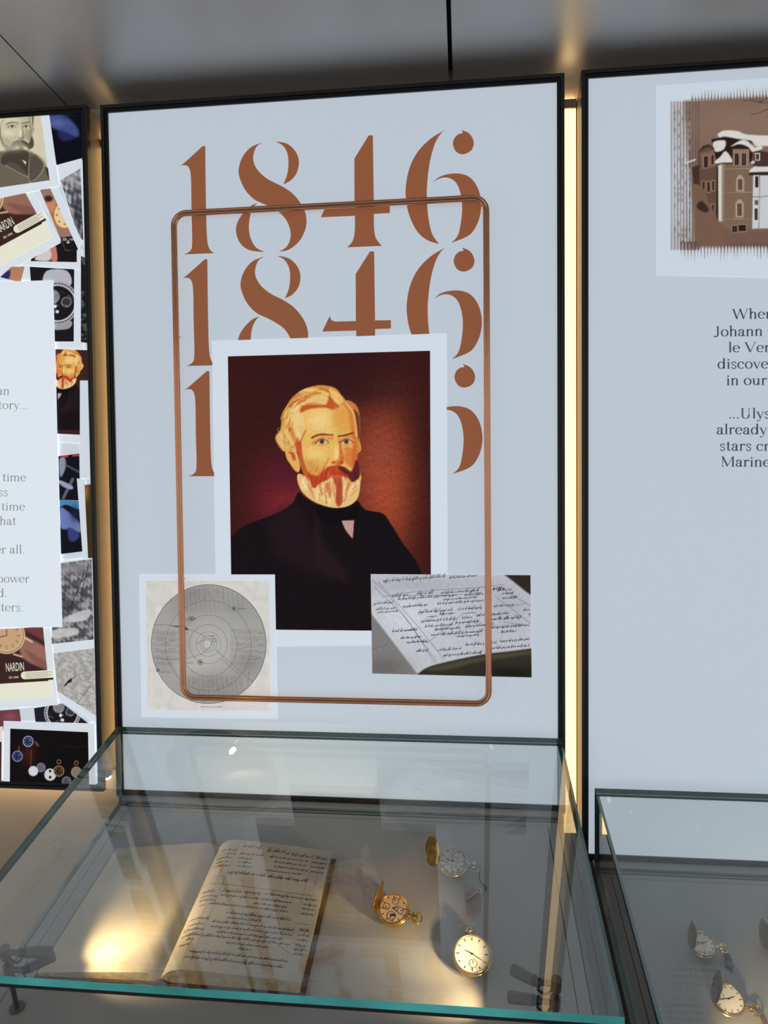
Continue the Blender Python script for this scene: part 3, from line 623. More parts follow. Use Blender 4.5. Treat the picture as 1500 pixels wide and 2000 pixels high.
# ---- snowy house print
T3 = TFc(1300, 160, 1/5.265)
def paint_house(X, Y):
    base = (200, 211, 221); p = Paint(X, Y, base); r = random.Random(8); q_ = Paint(X, Y, 0.)
    D = lambda P, c, s=.8, a=1., cv=False: p.poly(P, c, s, a, cv, T3)
    def E_(P, c, s=.8, a=1.): D(P, c, s, a); q_.poly(P, 1., s, 1, False, T3)
    E_([(190, 190, 1), (2100, 90, 1), (2100, 1700, 1), (300, 1700, 1), (250, 1000, 1)], (124, 100, 86), 4)
    for x in range(50, 330, 31): E_([(x, 200), (x+20, 200), (x+22, 1730), (x+2, 1730)], (104, 84, 76), 1., .35+x/480)
    for x in range(66, 300, 31): E_([(x+6, 200), (x+14, 200), (x+16, 1730), (x+8, 1730)], (200, 204, 208), .8, .7-x/520)
    for x in range(265, 2100, 33): E_([(x+r.randint(-2, 2), 200-x*.03), (x+9, 130-r.randint(0, 40)-(x-265)*.09), (x+20, 200-x*.03)], (110, 86, 76), .9, .9)
    for x in range(150, 2100, 34): E_([(x, 1640), (x+12, 1800+r.randint(-10, 60)-max(0, x-300)*.03), (x+22, 1640)], (84, 64, 56), .9, .95)
    p.blob(900, 420, 700, 200, (136, 112, 96), .8, T3); p.blob(700, 1600, 500, 120, (104, 78, 66), .7, T3)
    for y0 in range(300, 1640, 60):
        for x in (90, 130, 165, 200, 240): D([(x, y0+r.randint(-20, 20)), (x+14, y0), (x+14, y0+30), (x, y0+36)], r.choice([(70, 58, 56), (190, 190, 192)]), 1, .45)
    # building: left wing, corner tower, white wing
    D([(330, 720), (420, 640), (530, 700), (560, 860), (545, 1440), (480, 1400), (330, 1080)], (96, 72, 60))
    D([(270, 880), (350, 850), (345, 1060), (290, 1050)], (64, 46, 40))
    D([(470, 590), (610, 565), (880, 600), (900, 720), (880, 860), (700, 860), (540, 830), (500, 740)], (40, 26, 22))
    D([(560, 850), (900, 830), (900, 1500), (560, 1500)], (122, 98, 80))
    D([(540, 860), (582, 850), (578, 1430), (545, 1440)], (206, 200, 190)); D([(524, 880), (542, 870), (540, 1420), (520, 1400)], (52, 40, 36))
    D([(580, 850), (606, 850), (596, 1440), (575, 1440)], (150, 126, 108))
    D([(900, 960), (2100, 940), (2100, 1470), (890, 1510)], (196, 198, 202))
    D([(850, 920), (1000, 900), (2100, 880), (2100, 960), (860, 960)], (44, 34, 32))
    D([(900, 760), (930, 700), (1040, 720), (2100, 700), (2100, 900), (900, 900)], (70, 50, 46))
    # snow
    for P in ([(535, 540), (600, 500), (740, 505), (960, 550), (2100, 560), (2100, 650), (1000, 660), (920, 650), (880, 605), (740, 585), (610, 560), (560, 570)], [(490, 620), (600, 600), (620, 640), (590, 700), (510, 715)], [(495, 835), (560, 770), (620, 712), (690, 820), (600, 830)], [(670, 665), (760, 605), (830, 600), (900, 660), (930, 690), (890, 720), (850, 670), (760, 640)], [(860, 930), (920, 865), (1040, 870), (2100, 820), (2100, 900), (990, 925)], [(900, 700), (960, 655), (1000, 680), (940, 710)], [(870, 830), (910, 810), (910, 840)]):
        D(P, (212, 208, 202), 1.2, 1, True)
    # dormers and windows
    D([(340, 720), (380, 660), (450, 640), (500, 680), (500, 700), (450, 665), (390, 690)], (60, 44, 38)); D([(360, 730), (500, 700), (505, 870), (370, 890)], (120, 94, 78))
    D([(690, 690), (860, 690), (860, 870), (690, 850)], (140, 116, 98))
    for (x0, y0, x1, y1, d) in ((395, 765, 435, 880, 0), (470, 750, 495, 850, 0), (712, 735, 752, 855, 0), (785, 735, 826, 860, 0), (378, 1025, 402, 1110, 0), (428, 1030, 455, 1130, 0), (478, 1020, 502, 1115, 0), (745, 1000, 788, 1110, 1), (738, 1250, 782, 1378, 1), (920, 970, 955, 1085, 2), (918, 1215, 950, 1265, 2), (915, 1300, 948, 1420, 2), (475, 1260, 498, 1385, 0), (685, 1480, 735, 1545, 0), (750, 1470, 826, 1535, 0), (930, 740, 962, 800, 2)):
        c = (170, 148, 130) if d == 1 else ((214, 214, 216) if d == 2 else (152, 126, 108))
        if d == 1: D([(x0-20, y1+15), (x0-20, y0), (x0+5, y0-42), (x1-5, y0-42), (x1+20, y0), (x1+20, y1+15)], c)
        else: D([(x0-9, y0-9), (x1+9, y0-9), (x1+9, y1+9), (x0-9, y1+9)], c)
        D([(x0, y0), (x1, y0), (x1, y1), (x0, y1)], (84, 62, 52) if d == 1 else (42, 28, 26))
        p.line([((x0+x1)/2, y0), ((x0+x1)/2, y1)], .7, c, .5, .6, False, T3)
    for y0 in (890, 1132, 1405): p.line([(585, y0+8), (890, y0)], .9, (168, 142, 124), .5, 1, False, T3)
    p.line([(965, 960), (962, 1500)], 1., (60, 54, 54), .5, 1, False, T3); p.line([(890, 1185), (1500, 1150)], 1.2, (90, 84, 84), .5, 1, False, T3)
    # hill, bush, branches
    D([(290, 1060), (400, 1110), (440, 1220), (560, 1450), (700, 1640), (330, 1680), (300, 1300)], (116, 88, 72), 2, 1, True)
    D([(320, 1270), (370, 1225), (440, 1300), (420, 1340), (350, 1320)], (56, 38, 36), 2, 1, True); D([(190, 830), (310, 790), (310, 805), (200, 845)], (210, 206, 200))
    for q in ([(790, 200), (870, 190), (1000, 215), (1060, 210)], [(880, 330), (960, 320), (1030, 285), (1100, 280)], [(870, 170), (960, 205), (1060, 160)], [(930, 160), (1000, 215)]): p.line(q, 1.1, (66, 46, 38), .6, .9, True, T3)
    D([(600, 1585), (900, 1545), (2100, 1500), (2100, 1660), (640, 1660)], (112, 86, 74), 2); p.noise(.03, 4, seed=4); p.c = np.asarray(base)*(1-q_.c)+p.c*q_.c; return p
sheet(GR, [(1300, 176), (1640, 158), (1640, 530), (1303, 520)], paint_house, 1.6, 'house_photo_print', [(1283, 168), (1668, 142), (1668, 546), (1283, 537)], (200, 211, 221), 'sepia photograph of a snow covered house with ragged edges')

# ---------------------------------------------------------------- collage of the left panel
def solid(c, f=None):
    def g(X, Y):
        p = Paint(X, Y, c)
        if f: f(p)
        return p
    return g
WB = (212, 219, 227)
LAYER[GL.name] = 2
flat(GL, [(-640, 225), (180, 212), (212, 1600), (-640, 1600)], (196, 204, 213), 'collage_backing')
def whale(p):
    p.poly([(96, 222), (120, 222), (142, 238), (154, 256), (150, 268), (120, 258), (98, 245)], (64, 78, 138), 3, .95)
    p.poly([(112, 262), (122, 255), (140, 264), (146, 270), (124, 276)], (36, 44, 88), 3, .9); p.blob(112, 240, 16, 8, (96, 110, 170), .7); p.blob(130, 222, 12, 8, (22, 42, 66), .7)
sheet(GL, [(94, 222), (162, 213), (164, 312), (108, 324)], solid((8, 9, 18), whale), 1.4, 'collage_picture')
def crowd(p): p.engrave(2.2, 1, .55, (40, 40, 46)); p.blob(140, 350, 12, 12, (172, 170, 176), .9); p.blob(152, 420, 10, 40, (30, 30, 36), .6)
sheet(GL, [(118, 352), (157, 329), (163, 470), (152, 460)], solid((120, 120, 126), crowd), 1.2, 'collage_picture', [(108, 323), (160, 309), (165, 480), (150, 470)], WB)
sheet(GL, [(60, 510), (68, 470), (150, 470), (150, 512)], solid((20, 19, 22), lambda p: (p.poly([(98, 482), (108, 478), (112, 508), (100, 508)], (196, 120, 108), 1), p.poly([(72, 500), (96, 484), (98, 508), (70, 508)], (206, 200, 192), 1))), 1.4, 'collage_picture', [(36, 524), (60, 460), (162, 488), (160, 530)], WB)
def pocket(p):
    p.poly([(80, 372), (100, 372), (150, 480), (122, 470)], (150, 116, 108), 2); p.ell(126, 420, 25, 30, (176, 112, 46), .8); p.ell(126, 420, 20, 25, (226, 200, 160), .8)
    for k in range(8): p.ell(126+15*math.cos(k*.785), 420+18*math.sin(k*.785), 2.2, 2.2, (176, 120, 66), .6)
    p.ell(100, 400, 9, 15, (196, 130, 100), 2); p.ell(95, 388, 8, 6, (60, 34, 26), 2); p.poly([(118, 464), (150, 460), (156, 490), (128, 488)], (24, 20, 20), 1, 1, False)
sheet(GL, [(78, 370), (98, 368), (153, 488), (128, 490)], solid((120, 84, 76), pocket), 1.2, 'collage_picture', [(64, 378), (112, 366), (160, 470), (152, 490)], WB)
btext(GL, 'SSE', 122, 470, 5.5, backlit('pale_print', (225, 222, 215)), sx=.8); btext(GL, 'NAR', 136, 470, 5.5, M_fabric, sx=.8)
inkmesh(GL, [[(129, 473), (133, 476), (137, 473), (135, 472), (134, 474), (134, 468), (132.5, 468), (132.5, 474), (131, 472)]], M_fabric, 'anchor_mark')
M_cream = backlit('cream_print', (232, 226, 200)); M_brn = backlit('small_brown_print', (96, 70, 60))
def advert(o, u, v):                                # brown watch advertisement on a tilted card: o corner, u right, v down (unit steps in photograph)
    o, u, v = map(np.array, (o, u, v)); G = lambda a, b: tuple(o+u*a+v*b); c = np.array(G(-72, 11)); k = np.linalg.norm(u)
    def f(p):
        p.poly([G(-45, -10), G(30, -10), G(30, 40), G(-10, 20)], (108, 62, 60), 3, .9)
        p.poly([G(-44, 14), G(-20, 24), G(14, 50), G(14, 84), G(-18, 74), G(-48, 52)], (152, 106, 92), 2.5, .95); p.poly([G(-40, 40), G(-10, 60), G(8, 80), G(-18, 74)], (120, 78, 70), 2.5, .7)
        p.line([G(-40, 16), G(-24, 26)], 3.5, (214, 184, 146)); p.line([G(-62, 48), G(-46, 54)], 3.5, (196, 164, 128))
        for rr, cc in ((36, (208, 178, 138)), (33, (120, 88, 64)), (31.5, (214, 184, 146)), (29, (196, 158, 120))): p.ell(c[0], c[1], rr*k, rr*k, cc, .9)
        p.line([G(-72, 11), G(-70, -14)], 1.3, (70, 44, 36)); p.line([G(-72, 11), G(-92, 14)], 1.5, (70, 44, 36))
        for q in range(12): e = np.array([math.cos(q*.524), math.sin(q*.524)]); p.line([tuple(c+26*k*e), tuple(c+20*k*e)], 1.1, (92, 62, 50))
    card = [G(-150, -12), G(14, -12), G(14, 152), G(-150, 152)]
    sheet(GL, [G(-150, -2), G(0, -2), G(0, 104), G(-150, 104)], solid((58, 34, 32), f), 1.2, 'advert_print', card, (214, 222, 228))
    flat(GL, [G(-150, 104), G(6, 104), G(6, 136), G(-150, 136)], (226, 226, 206), 'advert_cream_field')
    an = math.atan2(u[1], u[0])
    btext(GL, 'NARDIN', *G(-81, 81), 17.5*k, M_cream, ang=an, sx=.40)
    inkmesh(GL, [[G(10, 97), G(10, 102), G(-44, 102), G(-44, 97)]], M_dark_print, 'advert_band')
    P = [G(12, 83), G(-45, 83)]+[G(-45-7.5*math.sin(a), 90.5-7.5*math.cos(a)) for a in np.linspace(0, math.pi, 9)]+[G(-45, 98), G(12, 98)]
    inkmesh(GL, [P], M_cream, 'advert_label', YG-LS*(LAYER[GL.name]+1)-.00008)
    pl = []
    for q in range(4): pl.append([G(-44, 86+q*3), G(8-8*(q % 2), 86+q*3), G(8-8*(q % 2), 86.7+q*3), G(-44, 86.7+q*3)])
    inkmesh(GL, pl, M_brn, 'advert_small_print', YG-LS*(LAYER[GL.name]+1)-.00012)
    btext(GL, 'EN 1846', *G(-76, 95), 4.6*k, M_cream, ang=an, sx=.85)
M_dark_print = backlit('dark_olive_print', (44, 38, 28))
advert((30, 341), (.921, -.503), (.503, .921))
LAYER[GL.name] += 3
T4 = TFc(-49, 172, .098)
def sepia(p):
    portrait(p, T4, False); g = p.c@np.array([.35, .5, .15]); g = np.clip(g*1.05, 0, 255); bgm = np.exp(-((p.X-40)/90)**2)
    p.c = np.stack([g*.92+26, g*.9+22, g*.78+16], -1); p.poly([(-60, 380), (-12, 305), (14, 294), (50, 293), (84, 312), (92, 340), (98, 356), (60, 372)], (104, 98, 82), 2.5)
    p.poly([(2, 318), (14, 296), (50, 294), (57, 312), (57, 340), (34, 330)], (66, 61, 50), 1.5); p.poly([(10, 322), (30, 318), (56, 344), (40, 340)], (84, 78, 66), 1.2); p.poly([(58, 312), (72, 304), (86, 322), (78, 342), (58, 358)], (84, 78, 66), 1.2)
    p.line([(11, 323), (34, 336), (55, 346)], 1.2, (168, 162, 142)); p.line([(57, 312), (56, 340), (58, 358)], 1.2, (160, 154, 134)); p.line([(58, 357), (74, 346), (84, 330), (85, 318), (74, 305)], 1.2, (176, 170, 150)); p.poly([(43, 312), (51, 316), (50, 322)], (220, 216, 196), .6, 1, False)
    p.blob(22, 288, 26, 9, (196, 190, 170), .55)
sheet(GL, [(-70, 236), (79, 222), (97, 352), (-40, 372)], solid((196, 190, 168), sepia), 1.3, 'photo_print', [(-90, 225), (96, 212), (116, 363), (-70, 402)], (214, 222, 230), 'sepia photograph of a bearded man in a dark coat')
# lower pictures
def skel(cx, cy, R_):
    def f(p):
        r = random.Random(2)
        p.poly([(cx-R_*.5, cy-R_*1.5), (cx+R_*.45, cy-R_*1.5), (cx+R_*.6, cy-R_*.8), (cx-R_*.6, cy-R_*.8)], (176, 178, 184), 1); p.poly([(cx-R_*.6, cy+R_*.8), (cx+R_*.6, cy+R_*.8), (cx+R_*.5, cy+R_*1.2), (cx-R_*.5, cy+R_*1.2)], (150, 152, 158), 1)
        p.ell(cx, cy, R_, R_, (150, 152, 158)); p.ell(cx, cy, R_*.93, R_*.93, (60, 60, 66)); p.ell(cx, cy, R_*.88, R_*.88, (186, 188, 194)); p.ell(cx, cy, R_*.8, R_*.8, (22, 22, 26))
        p.ell(cx-R_*.2, cy-R_*.3, R_*.32, R_*.32, (120, 120, 124)); p.ell(cx+R_*.42, cy-R_*.05, R_*.25, R_*.25, (104, 104, 110)); p.ell(cx+R_*.42, cy-R_*.05, R_*.18, R_*.18, (50, 50, 54))
        for k in range(26):
            a = r.uniform(0, 6.28); q = r.uniform(.1, .75)*R_; x, y = cx+q*math.cos(a), cy+q*math.sin(a); p.line([(x, y), (x+r.uniform(-9, 9), y+r.uniform(-9, 9))], .8, r.choice([(170, 172, 178), (90, 90, 96)]), .5, .8)
        p.ell(cx-R_*.1, cy+R_*.15, 3, 3, (230, 232, 236), .8); p.ell(cx, cy+R_*.4, 3.2, 3.2, (214, 216, 220), .8)
        for k in range(36): a = k*.1745; p.line([(cx+R_*.9*math.cos(a), cy+R_*.9*math.sin(a)), (cx+R_*.97*math.cos(a), cy+R_*.97*math.sin(a))], .8, (225, 226, 230), .5, .8)
    return f
sheet(GL, [(58, 521), (145, 526), (144, 667), (70, 667)], solid((22, 21, 26), skel(112, 592, 42)), 1.2, 'collage_picture', [(38, 518), (159, 528), (164, 684), (60, 681)], WB)
sheet(GL, [(0, 541), (22, 521), (48, 521), (40, 552)], solid((176, 124, 90), lambda p: p.poly([(0, 541), (20, 528), (14, 552), (0, 552)], (40, 38, 90), 2)), 1.3, 'collage_picture')
sheet(GL, [(158, 500), (170, 505), (172, 670), (158, 668)], solid((24, 26, 28), lambda p: p.engrave(9, 3, .35, (16, 18, 20), (170, 172, 174))), 1.4, 'collage_picture')
def smallp(p): portrait(p, TFc(176, 673, .0575, -1), False)
sheet(GL, [(108, 682), (171, 684), (173, 744), (156, 848)][:2]+[(174, 850), (112, 847)], solid((58, 30, 30), lambda p: (p.blob(112, 740, 22, 40, (150, 84, 66), .9), smallp(p))), 1.1, 'portrait_print', [(104, 680), (175, 682), (178, 866), (104, 862)], WB, 'small copy of the bearded portrait')
flat(GL, [(156, 743), (178, 743), (184, 935), (156, 933)], (205, 213, 222), 'collage_strip')
def orbit(p):
    p.poly([(116, 897), (127, 895), (128, 914), (118, 932)], (150, 150, 176), 1.5, .9); p.line([(126, 907), (155, 922)], 3, (120, 120, 130), 1, .7); p.line([(124, 972), (142, 936)], 6, (92, 92, 98), .8, 1, False)
    p.poly([(116, 938), (128, 942), (142, 950), (140, 956), (126, 952), (117, 945)], (150, 152, 178), 1); p.line([(120, 893), (132, 891)], 3, (210, 60, 90), .8); p.line([(143, 890), (154, 889)], 3, (210, 60, 90), .8)
sheet(GL, [(114, 891), (155, 886), (156, 978), (116, 975)], solid((14, 14, 24), orbit), 1.2, 'collage_picture')
def whale2(p):
    p.poly([(116, 976), (152, 979), (154, 995), (130, 986), (116, 990)], (70, 128, 168), 1.5); p.poly([(117, 992), (134, 1000), (156, 1022), (157, 1040), (138, 1034), (118, 1030)], (104, 116, 172), 2); p.poly([(134, 1030), (156, 1044), (144, 1058), (134, 1052)], (52, 60, 112), 2); p.blob(146, 1004, 9, 14, (18, 34, 56), .8)
sheet(GL, [(116, 974), (154, 979), (161, 1077), (119, 1082)], solid((12, 12, 24), whale2), 1.2, 'collage_picture')
flat(GL, [(150, 934), (166, 938), (176, 1092), (162, 1092)], (206, 214, 222), 'collage_strip')
sheet(GL, [(165, 947), (177, 946), (182, 1090), (172, 1090)], solid((62, 46, 22), lambda p: p.blob(168, 960, 6, 20, (150, 110, 50), .9)), 1.4, 'collage_picture')
def ship(p):
    p.engrave(3., 6, .5, (36, 36, 42), (190, 190, 190)); p.blob(140, 1110, 60, 12, (140, 140, 142), .8)
    for q in ([(150, 1160), (166, 1112)], [(158, 1164), (172, 1106)], [(146, 1148), (176, 1120)], [(150, 1156), (170, 1162)], [(138, 1190), (150, 1154)]): p.line(q, 1.1, (34, 34, 38), .5)
    p.blob(130, 1180, 16, 14, (40, 40, 46), .7); p.poly([(124, 1208), (150, 1196), (176, 1190), (170, 1210), (130, 1216)], (204, 204, 204), 2, .8); p.poly([(98, 1232), (146, 1226), (150, 1240), (104, 1246)], (206, 206, 206), 2, .8)
sheet(GL, [(118, 1100), (179, 1092), (183, 1249), (98, 1258)], solid((112, 112, 116), ship), 1.1, 'collage_picture', [(92, 1098), (182, 1090), (188, 1270), (94, 1280)], WB)
def chart2(p):
    p.noise(.03, 14, seed=4)
    for q in (6, 10, 16, 26, 40, 60): p.c = p.c; d = np.abs(np.hypot(p.X-171, p.Y-1317)-q); p.mix(np.clip(.9-d, 0, 1)*.55, (96, 94, 92))
    p.poly([(124, 1342), (132, 1330), (140, 1325), (139, 1332), (134, 1334)], (24, 22, 22), .6); p.line([(140, 1326), (158, 1316), (171, 1315)], .8, (90, 88, 88)); p.line([(148, 1378), (176, 1340)], 1., (90, 88, 88)); p.engrave(2.6, 8, .12)
sheet(GL, [(104, 1276), (184, 1266), (186, 1396), (176, 1394)][:2]+[(188, 1398), (112, 1350)], solid((178, 176, 172), chart2), 1.2, 'chart_print', [(100, 1276), (186, 1266), (190, 1412), (110, 1362)], WB)
sheet(GL, [(62, 1384), (122, 1374), (174, 1414), (66, 1416)], solid((30, 28, 34), skel(122, 1392, 36)), 1.2, 'collage_picture')
flat(GL, [(36, 1384), (66, 1380), (70, 1416), (46, 1420)], (200, 208, 217), 'collage_strip')
sheet(GL, [(-60, 1392), (38, 1385), (43, 1424), (-60, 1430)], solid((104, 54, 62), lambda p: p.blob(20, 1400, 14, 10, (140, 80, 86), .8)), 1.5, 'collage_picture')
ca, sa = math.cos(-.06), math.sin(-.06)
LAYER[GL.name] += 2
advert((84, 1226), (ca, sa), (.1, 1.))
LAYER[GL.name] += 3
def night(p):
    def w(x, y, r, c, f): p.ell(x, y, r, r*1.04, c, .6); p.ell(x, y, r*.82, r*.85, f, .6); [p.line([(x+r*.75*math.cos(k*.785), y+r*.75*math.sin(k*.785)), (x+r*.45*math.cos(k*.785), y+r*.45*math.sin(k*.785))], .9, c, .4) for k in range(8)]; p.line([(x, y), (x+r*.5, y-r*.3)], .9, c, .4)
    p.blob(56, 1474, 14, 22, (70, 24, 14), .9); p.line([(61, 1465), (60, 1500)], 1.4, (120, 72, 50), .7, .9); p.line([(37, 1458), (37, 1466)], 1.6, (150, 90, 60), .6); p.line([(70, 1450), (74, 1456)], 5, (110, 80, 60), 1.2, .8)
    w(55, 1448, 10.5, (150, 158, 190), (24, 28, 62)); w(34, 1477, 10.5, (130, 140, 180), (18, 26, 66)); w(80, 1499, 9, (120, 116, 124), (96, 92, 98)); w(65, 1506, 9.6, (190, 190, 206), (214, 214, 226)); w(98, 1513, 11.5, (196, 196, 204), (206, 206, 204))
    p.ell(98, 1506, 2.6, 2.6, (28, 28, 34), .5); p.ell(98, 1518, 2.8, 2.8, (28, 28, 34), .5)
    for x, y in ((115, 1506), (149, 1508)): w(x, y, 10.5, (150, 122, 74), (30, 24, 20) if x < 130 else (120, 112, 112)); p.ell(x, y-18, 4.5, 4.5, (140, 112, 66), .5); p.ell(x, y-18, 3, 3, (14, 10, 12), .5)
    w(130, 1526, 9, (130, 132, 142), (60, 62, 70)); p.line([(116, 1458), (170, 1459)], 1, (60, 40, 34), .6, .6)
sheet(GL, [(20, 1423), (172, 1430), (174, 1534), (19, 1532)], solid((12, 8, 10), night), 1.0, 'photo_print', [(7, 1408), (184, 1413), (187, 1536), (6, 1532)], WB, 'dark photograph of wristwatches and pocket watches')
sheet(GL, [(-60, 1450), (3, 1449), (2, 1540), (-60, 1540)], solid((52, 26, 22)), 2, 'collage_picture', [(-70, 1420), (6, 1419), (5, 1545), (-70, 1545)], (220, 216, 208))
LAYER[GL.name] += 1
flat(GL, [(-480, 566), (104, 547), (122, 1225), (-480, 1228)], (218, 228, 234), 'text_card', 'plain white card with centred grey text')
for s_, x, y in (('an', 19, 771), ('History...', 55, 799), ('of time', 51, 940), ('ess', 16, 969), ('the limits of time', 49, 997), ('rules of what', 32, 1025), ('after all.', 49, 1081), ('its power', 58, 1138), ('d.', 14, 1166), ('matters.', 46, 1194)):
    serif(GL, s_, x, y, 23.5, M_txt, .004, True, 1.08, .9)
# ---------------------------------------------------------------- copper frame in front of the middle panel
YCF = -.0135
cx0 = atY(348.5, 880, YCF)[0]; cx1 = atY(952, 880, YCF)[0]; cz1 = atY(640, 402, YCF)[2]; cz0 = atY(650, 1368, YCF)[2]
t = empty('rounded_frame', ((cx0+cx1)/2, YCF, cz0), label='rounded copper tube frame standing out in front of the bearded portrait', cat='frame')
rc = .026; path = []
for (cx, cz, a0) in ((cx1-rc, cz1-rc, 0), (cx0+rc, cz1-rc, 90), (cx0+rc, cz0+rc, 180), (cx1-rc, cz0+rc, 270)):
    for k in range(9): a = math.radians(a0+k*90/8); path.append((cx+rc*math.cos(a), YCF, cz+rc*math.sin(a)))
prof = []
for c0, r0, a0, a1 in ((-.0031, .0034, 30, 330), (.0031, .0034, 210, 510)):
    for k in range(11): a = math.radians(a0+(a1-a0)*k/10); prof.append((c0+r0*math.cos(a), r0*1.15*math.sin(a)))
B().tube(path, 0, closed=True, prof=prof, up=(0, 1, 0)).build('copper_tube', M_copper, t, smooth=50)
for x, z in ((cx0, cz0+.25), (cx1, cz0+.25), (cx0, cz1-.25), (cx1, cz1-.25)):
    B().tube([(x, YCF+.003, z), (x, YG-.001, z)], .0016, 10).build('standoff_pin', M_copper, t, smooth=50)

# ---------------------------------------------------------------- glass showcases
AL, YC, ZCT, LC = .2379, -.03, -.5057+OZ, .5955
XCL, XCR = -.7349, .190
HB = .1638; ca_, sa_ = math.cos(AL), math.sin(AL)
DN = np.array([0, -ca_, -sa_]); NN = np.array([0, -sa_, ca_])
def FL(x, t, h=0., dz=0.): return np.array([x, YC, ZCT-HB+dz])+DN*t+NN*h           # on the sloping board
def TP(x, t, dz=0., low=0.): return np.array([x, YC-t*ca_, ZCT-t*sa_+dz-low])      # on the top glass
def case(x0, x1, dz, label, root='glass_showcase'):
    yb, yf = YC, YC-LC*ca_
    r = empty(root, ((x0+x1)/2, (yb+yf)/2, 0), label=label, cat='showcase', group='sloping glass showcases under the panels')
    g = .008; et = .0105
    def zt(y): return ZCT+dz-(YC-y)/ca_*sa_
    def zf(y): return zt(y)-HB
    def pane(name, P, Q_, edge, kinds):
        b = B(); b.hexa(P, Q_); b.m = kinds; return b.build(name, [M_glass, M_edge, M_teal, M_dark], r)
    # top: lower quad, upper quad (front-left, front-right, back-right, back-left)
    lo = [(x0, yf, zt(yf)-et), (x1, yf, zt(yf)-et), (x1, yb, zt(yb)-et), (x0, yb, zt(yb)-et)]; hi = [(a, b, c+et) for a, b, c in lo]
    pane('top_pane', lo, hi, 0, [0, 0, 2, 1, 1, 1])
    e2 = et+.0004
    def vertical(name, a, b_):                       # upright pane between plan points
        (xa, ya, xb, yb_), (xc, yc_, xd, yd) = a, b_
        A = [(xa, ya, zf(ya)), (xb, yb_, zf(yb_)), (xb, yb_, zt(yb_)-e2), (xa, ya, zt(ya)-e2)]
        C = [(xc, yc_, zf(yc_)), (xd, yd, zf(yd)), (xd, yd, zt(yd)-e2), (xc, yc_, zt(yc_)-e2)]
        pane(name, A, C, 0, [0, 0, 1, 1, 1, 1])
    vertical('back_pane', (x0+g, yb-g, x1-g, yb-g), (x0+g, yb, x1-g, yb))
    vertical('front_pane', (x0+g, yf+.001, x1-g, yf+.001), (x0+g, yf+.001+g, x1-g, yf+.001+g))
    vertical('side_pane', (x0, yf+.001, x0, yb), (x0+g, yf+.001, x0+g, yb))
    vertical('side_pane', (x1-g, yf+.001, x1-g, yb), (x1, yf+.001, x1, yb))
    b = B(); b.box((x0+g, yf+.0012, zt(yf)-et-.0055), (x1-g, yf+.0025, zt(yf)-et-.0003)); b.build('front_dark_strip', M_dark, r)  # thin dark strip just below the front edge of the top pane
    # board and its border strips
    q = lambda xa, xb, ta, tb, h0, h1: ([FL(xa, tb, h0, dz), FL(xb, tb, h0, dz), FL(xb, ta, h0, dz), FL(xa, ta, h0, dz)], [FL(xa, tb, h1, dz), FL(xb, tb, h1, dz), FL(xb, ta, h1, dz), FL(xa, ta, h1, dz)])
    B().hexa(*q(x0+.0295, x1-.0295, .0215, LC-.0295, -.012, -.0005)).build('display_board', M_tray, r)
    for xa, xb, ta, tb in ((x0+.009, x0+.028, .009, LC-.01), (x1-.028, x1-.009, .009, LC-.01), (x0+.0285, x1-.0285, .009, .02), (x0+.0285, x1-.0285, LC-.028, LC-.01)):
        B().hexa(*q(xa, xb, ta, tb, -.012, -.001)).build('border_strip', M_tray, r)
    # body under the glass and the foot below
    y1 = -.0015
    A = [(x0, yf, zf(yf)-.004-.11), (x1, yf, zf(yf)-.004-.11), (x1, y1, zf(YC)-.012-.16), (x0, y1, zf(YC)-.012-.16)]
    C = [(x0, yf, zf(yf)-.013), (x1, yf, zf(yf)-.013), (x1, y1, zf(y1)-.013), (x0, y1, zf(y1)-.013)]
    B().hexa(A, C).build('case_body', M_base, r)
    rl = B(); rl.box((x0, YC+.001, zf(YC)-.012), (x1, y1, zf(YC)+.004)); rl.build('back_rail', M_base, r)
    for xa in (x0, x1-g):
        B().hexa([(xa, yf, zf(yf)-.0135), (xa+g, yf, zf(yf)-.0135), (xa+g, YC, zf(YC)-.0135), (xa, YC, zf(YC)-.0135)], [(xa, yf, zf(yf)-.0003), (xa+g, yf, zf(yf)-.0003), (xa+g, YC, zf(YC)-.0003), (xa, YC, zf(YC)-.0003)]).build('side_rail', M_base, r)
    B().box((x0+.05, -.42, 0), (x1-.05, -.03, zf(yf)-.10)).build('pedestal', M_base, r)
    return r
XRL = X4+.02
case(XCL, XCR, 0, 'long sloping glass showcase holding an open ledger and three pocket watches')
case(XRL, XRL+.925, -.0982, 'lower sloping glass showcase under the house panel')

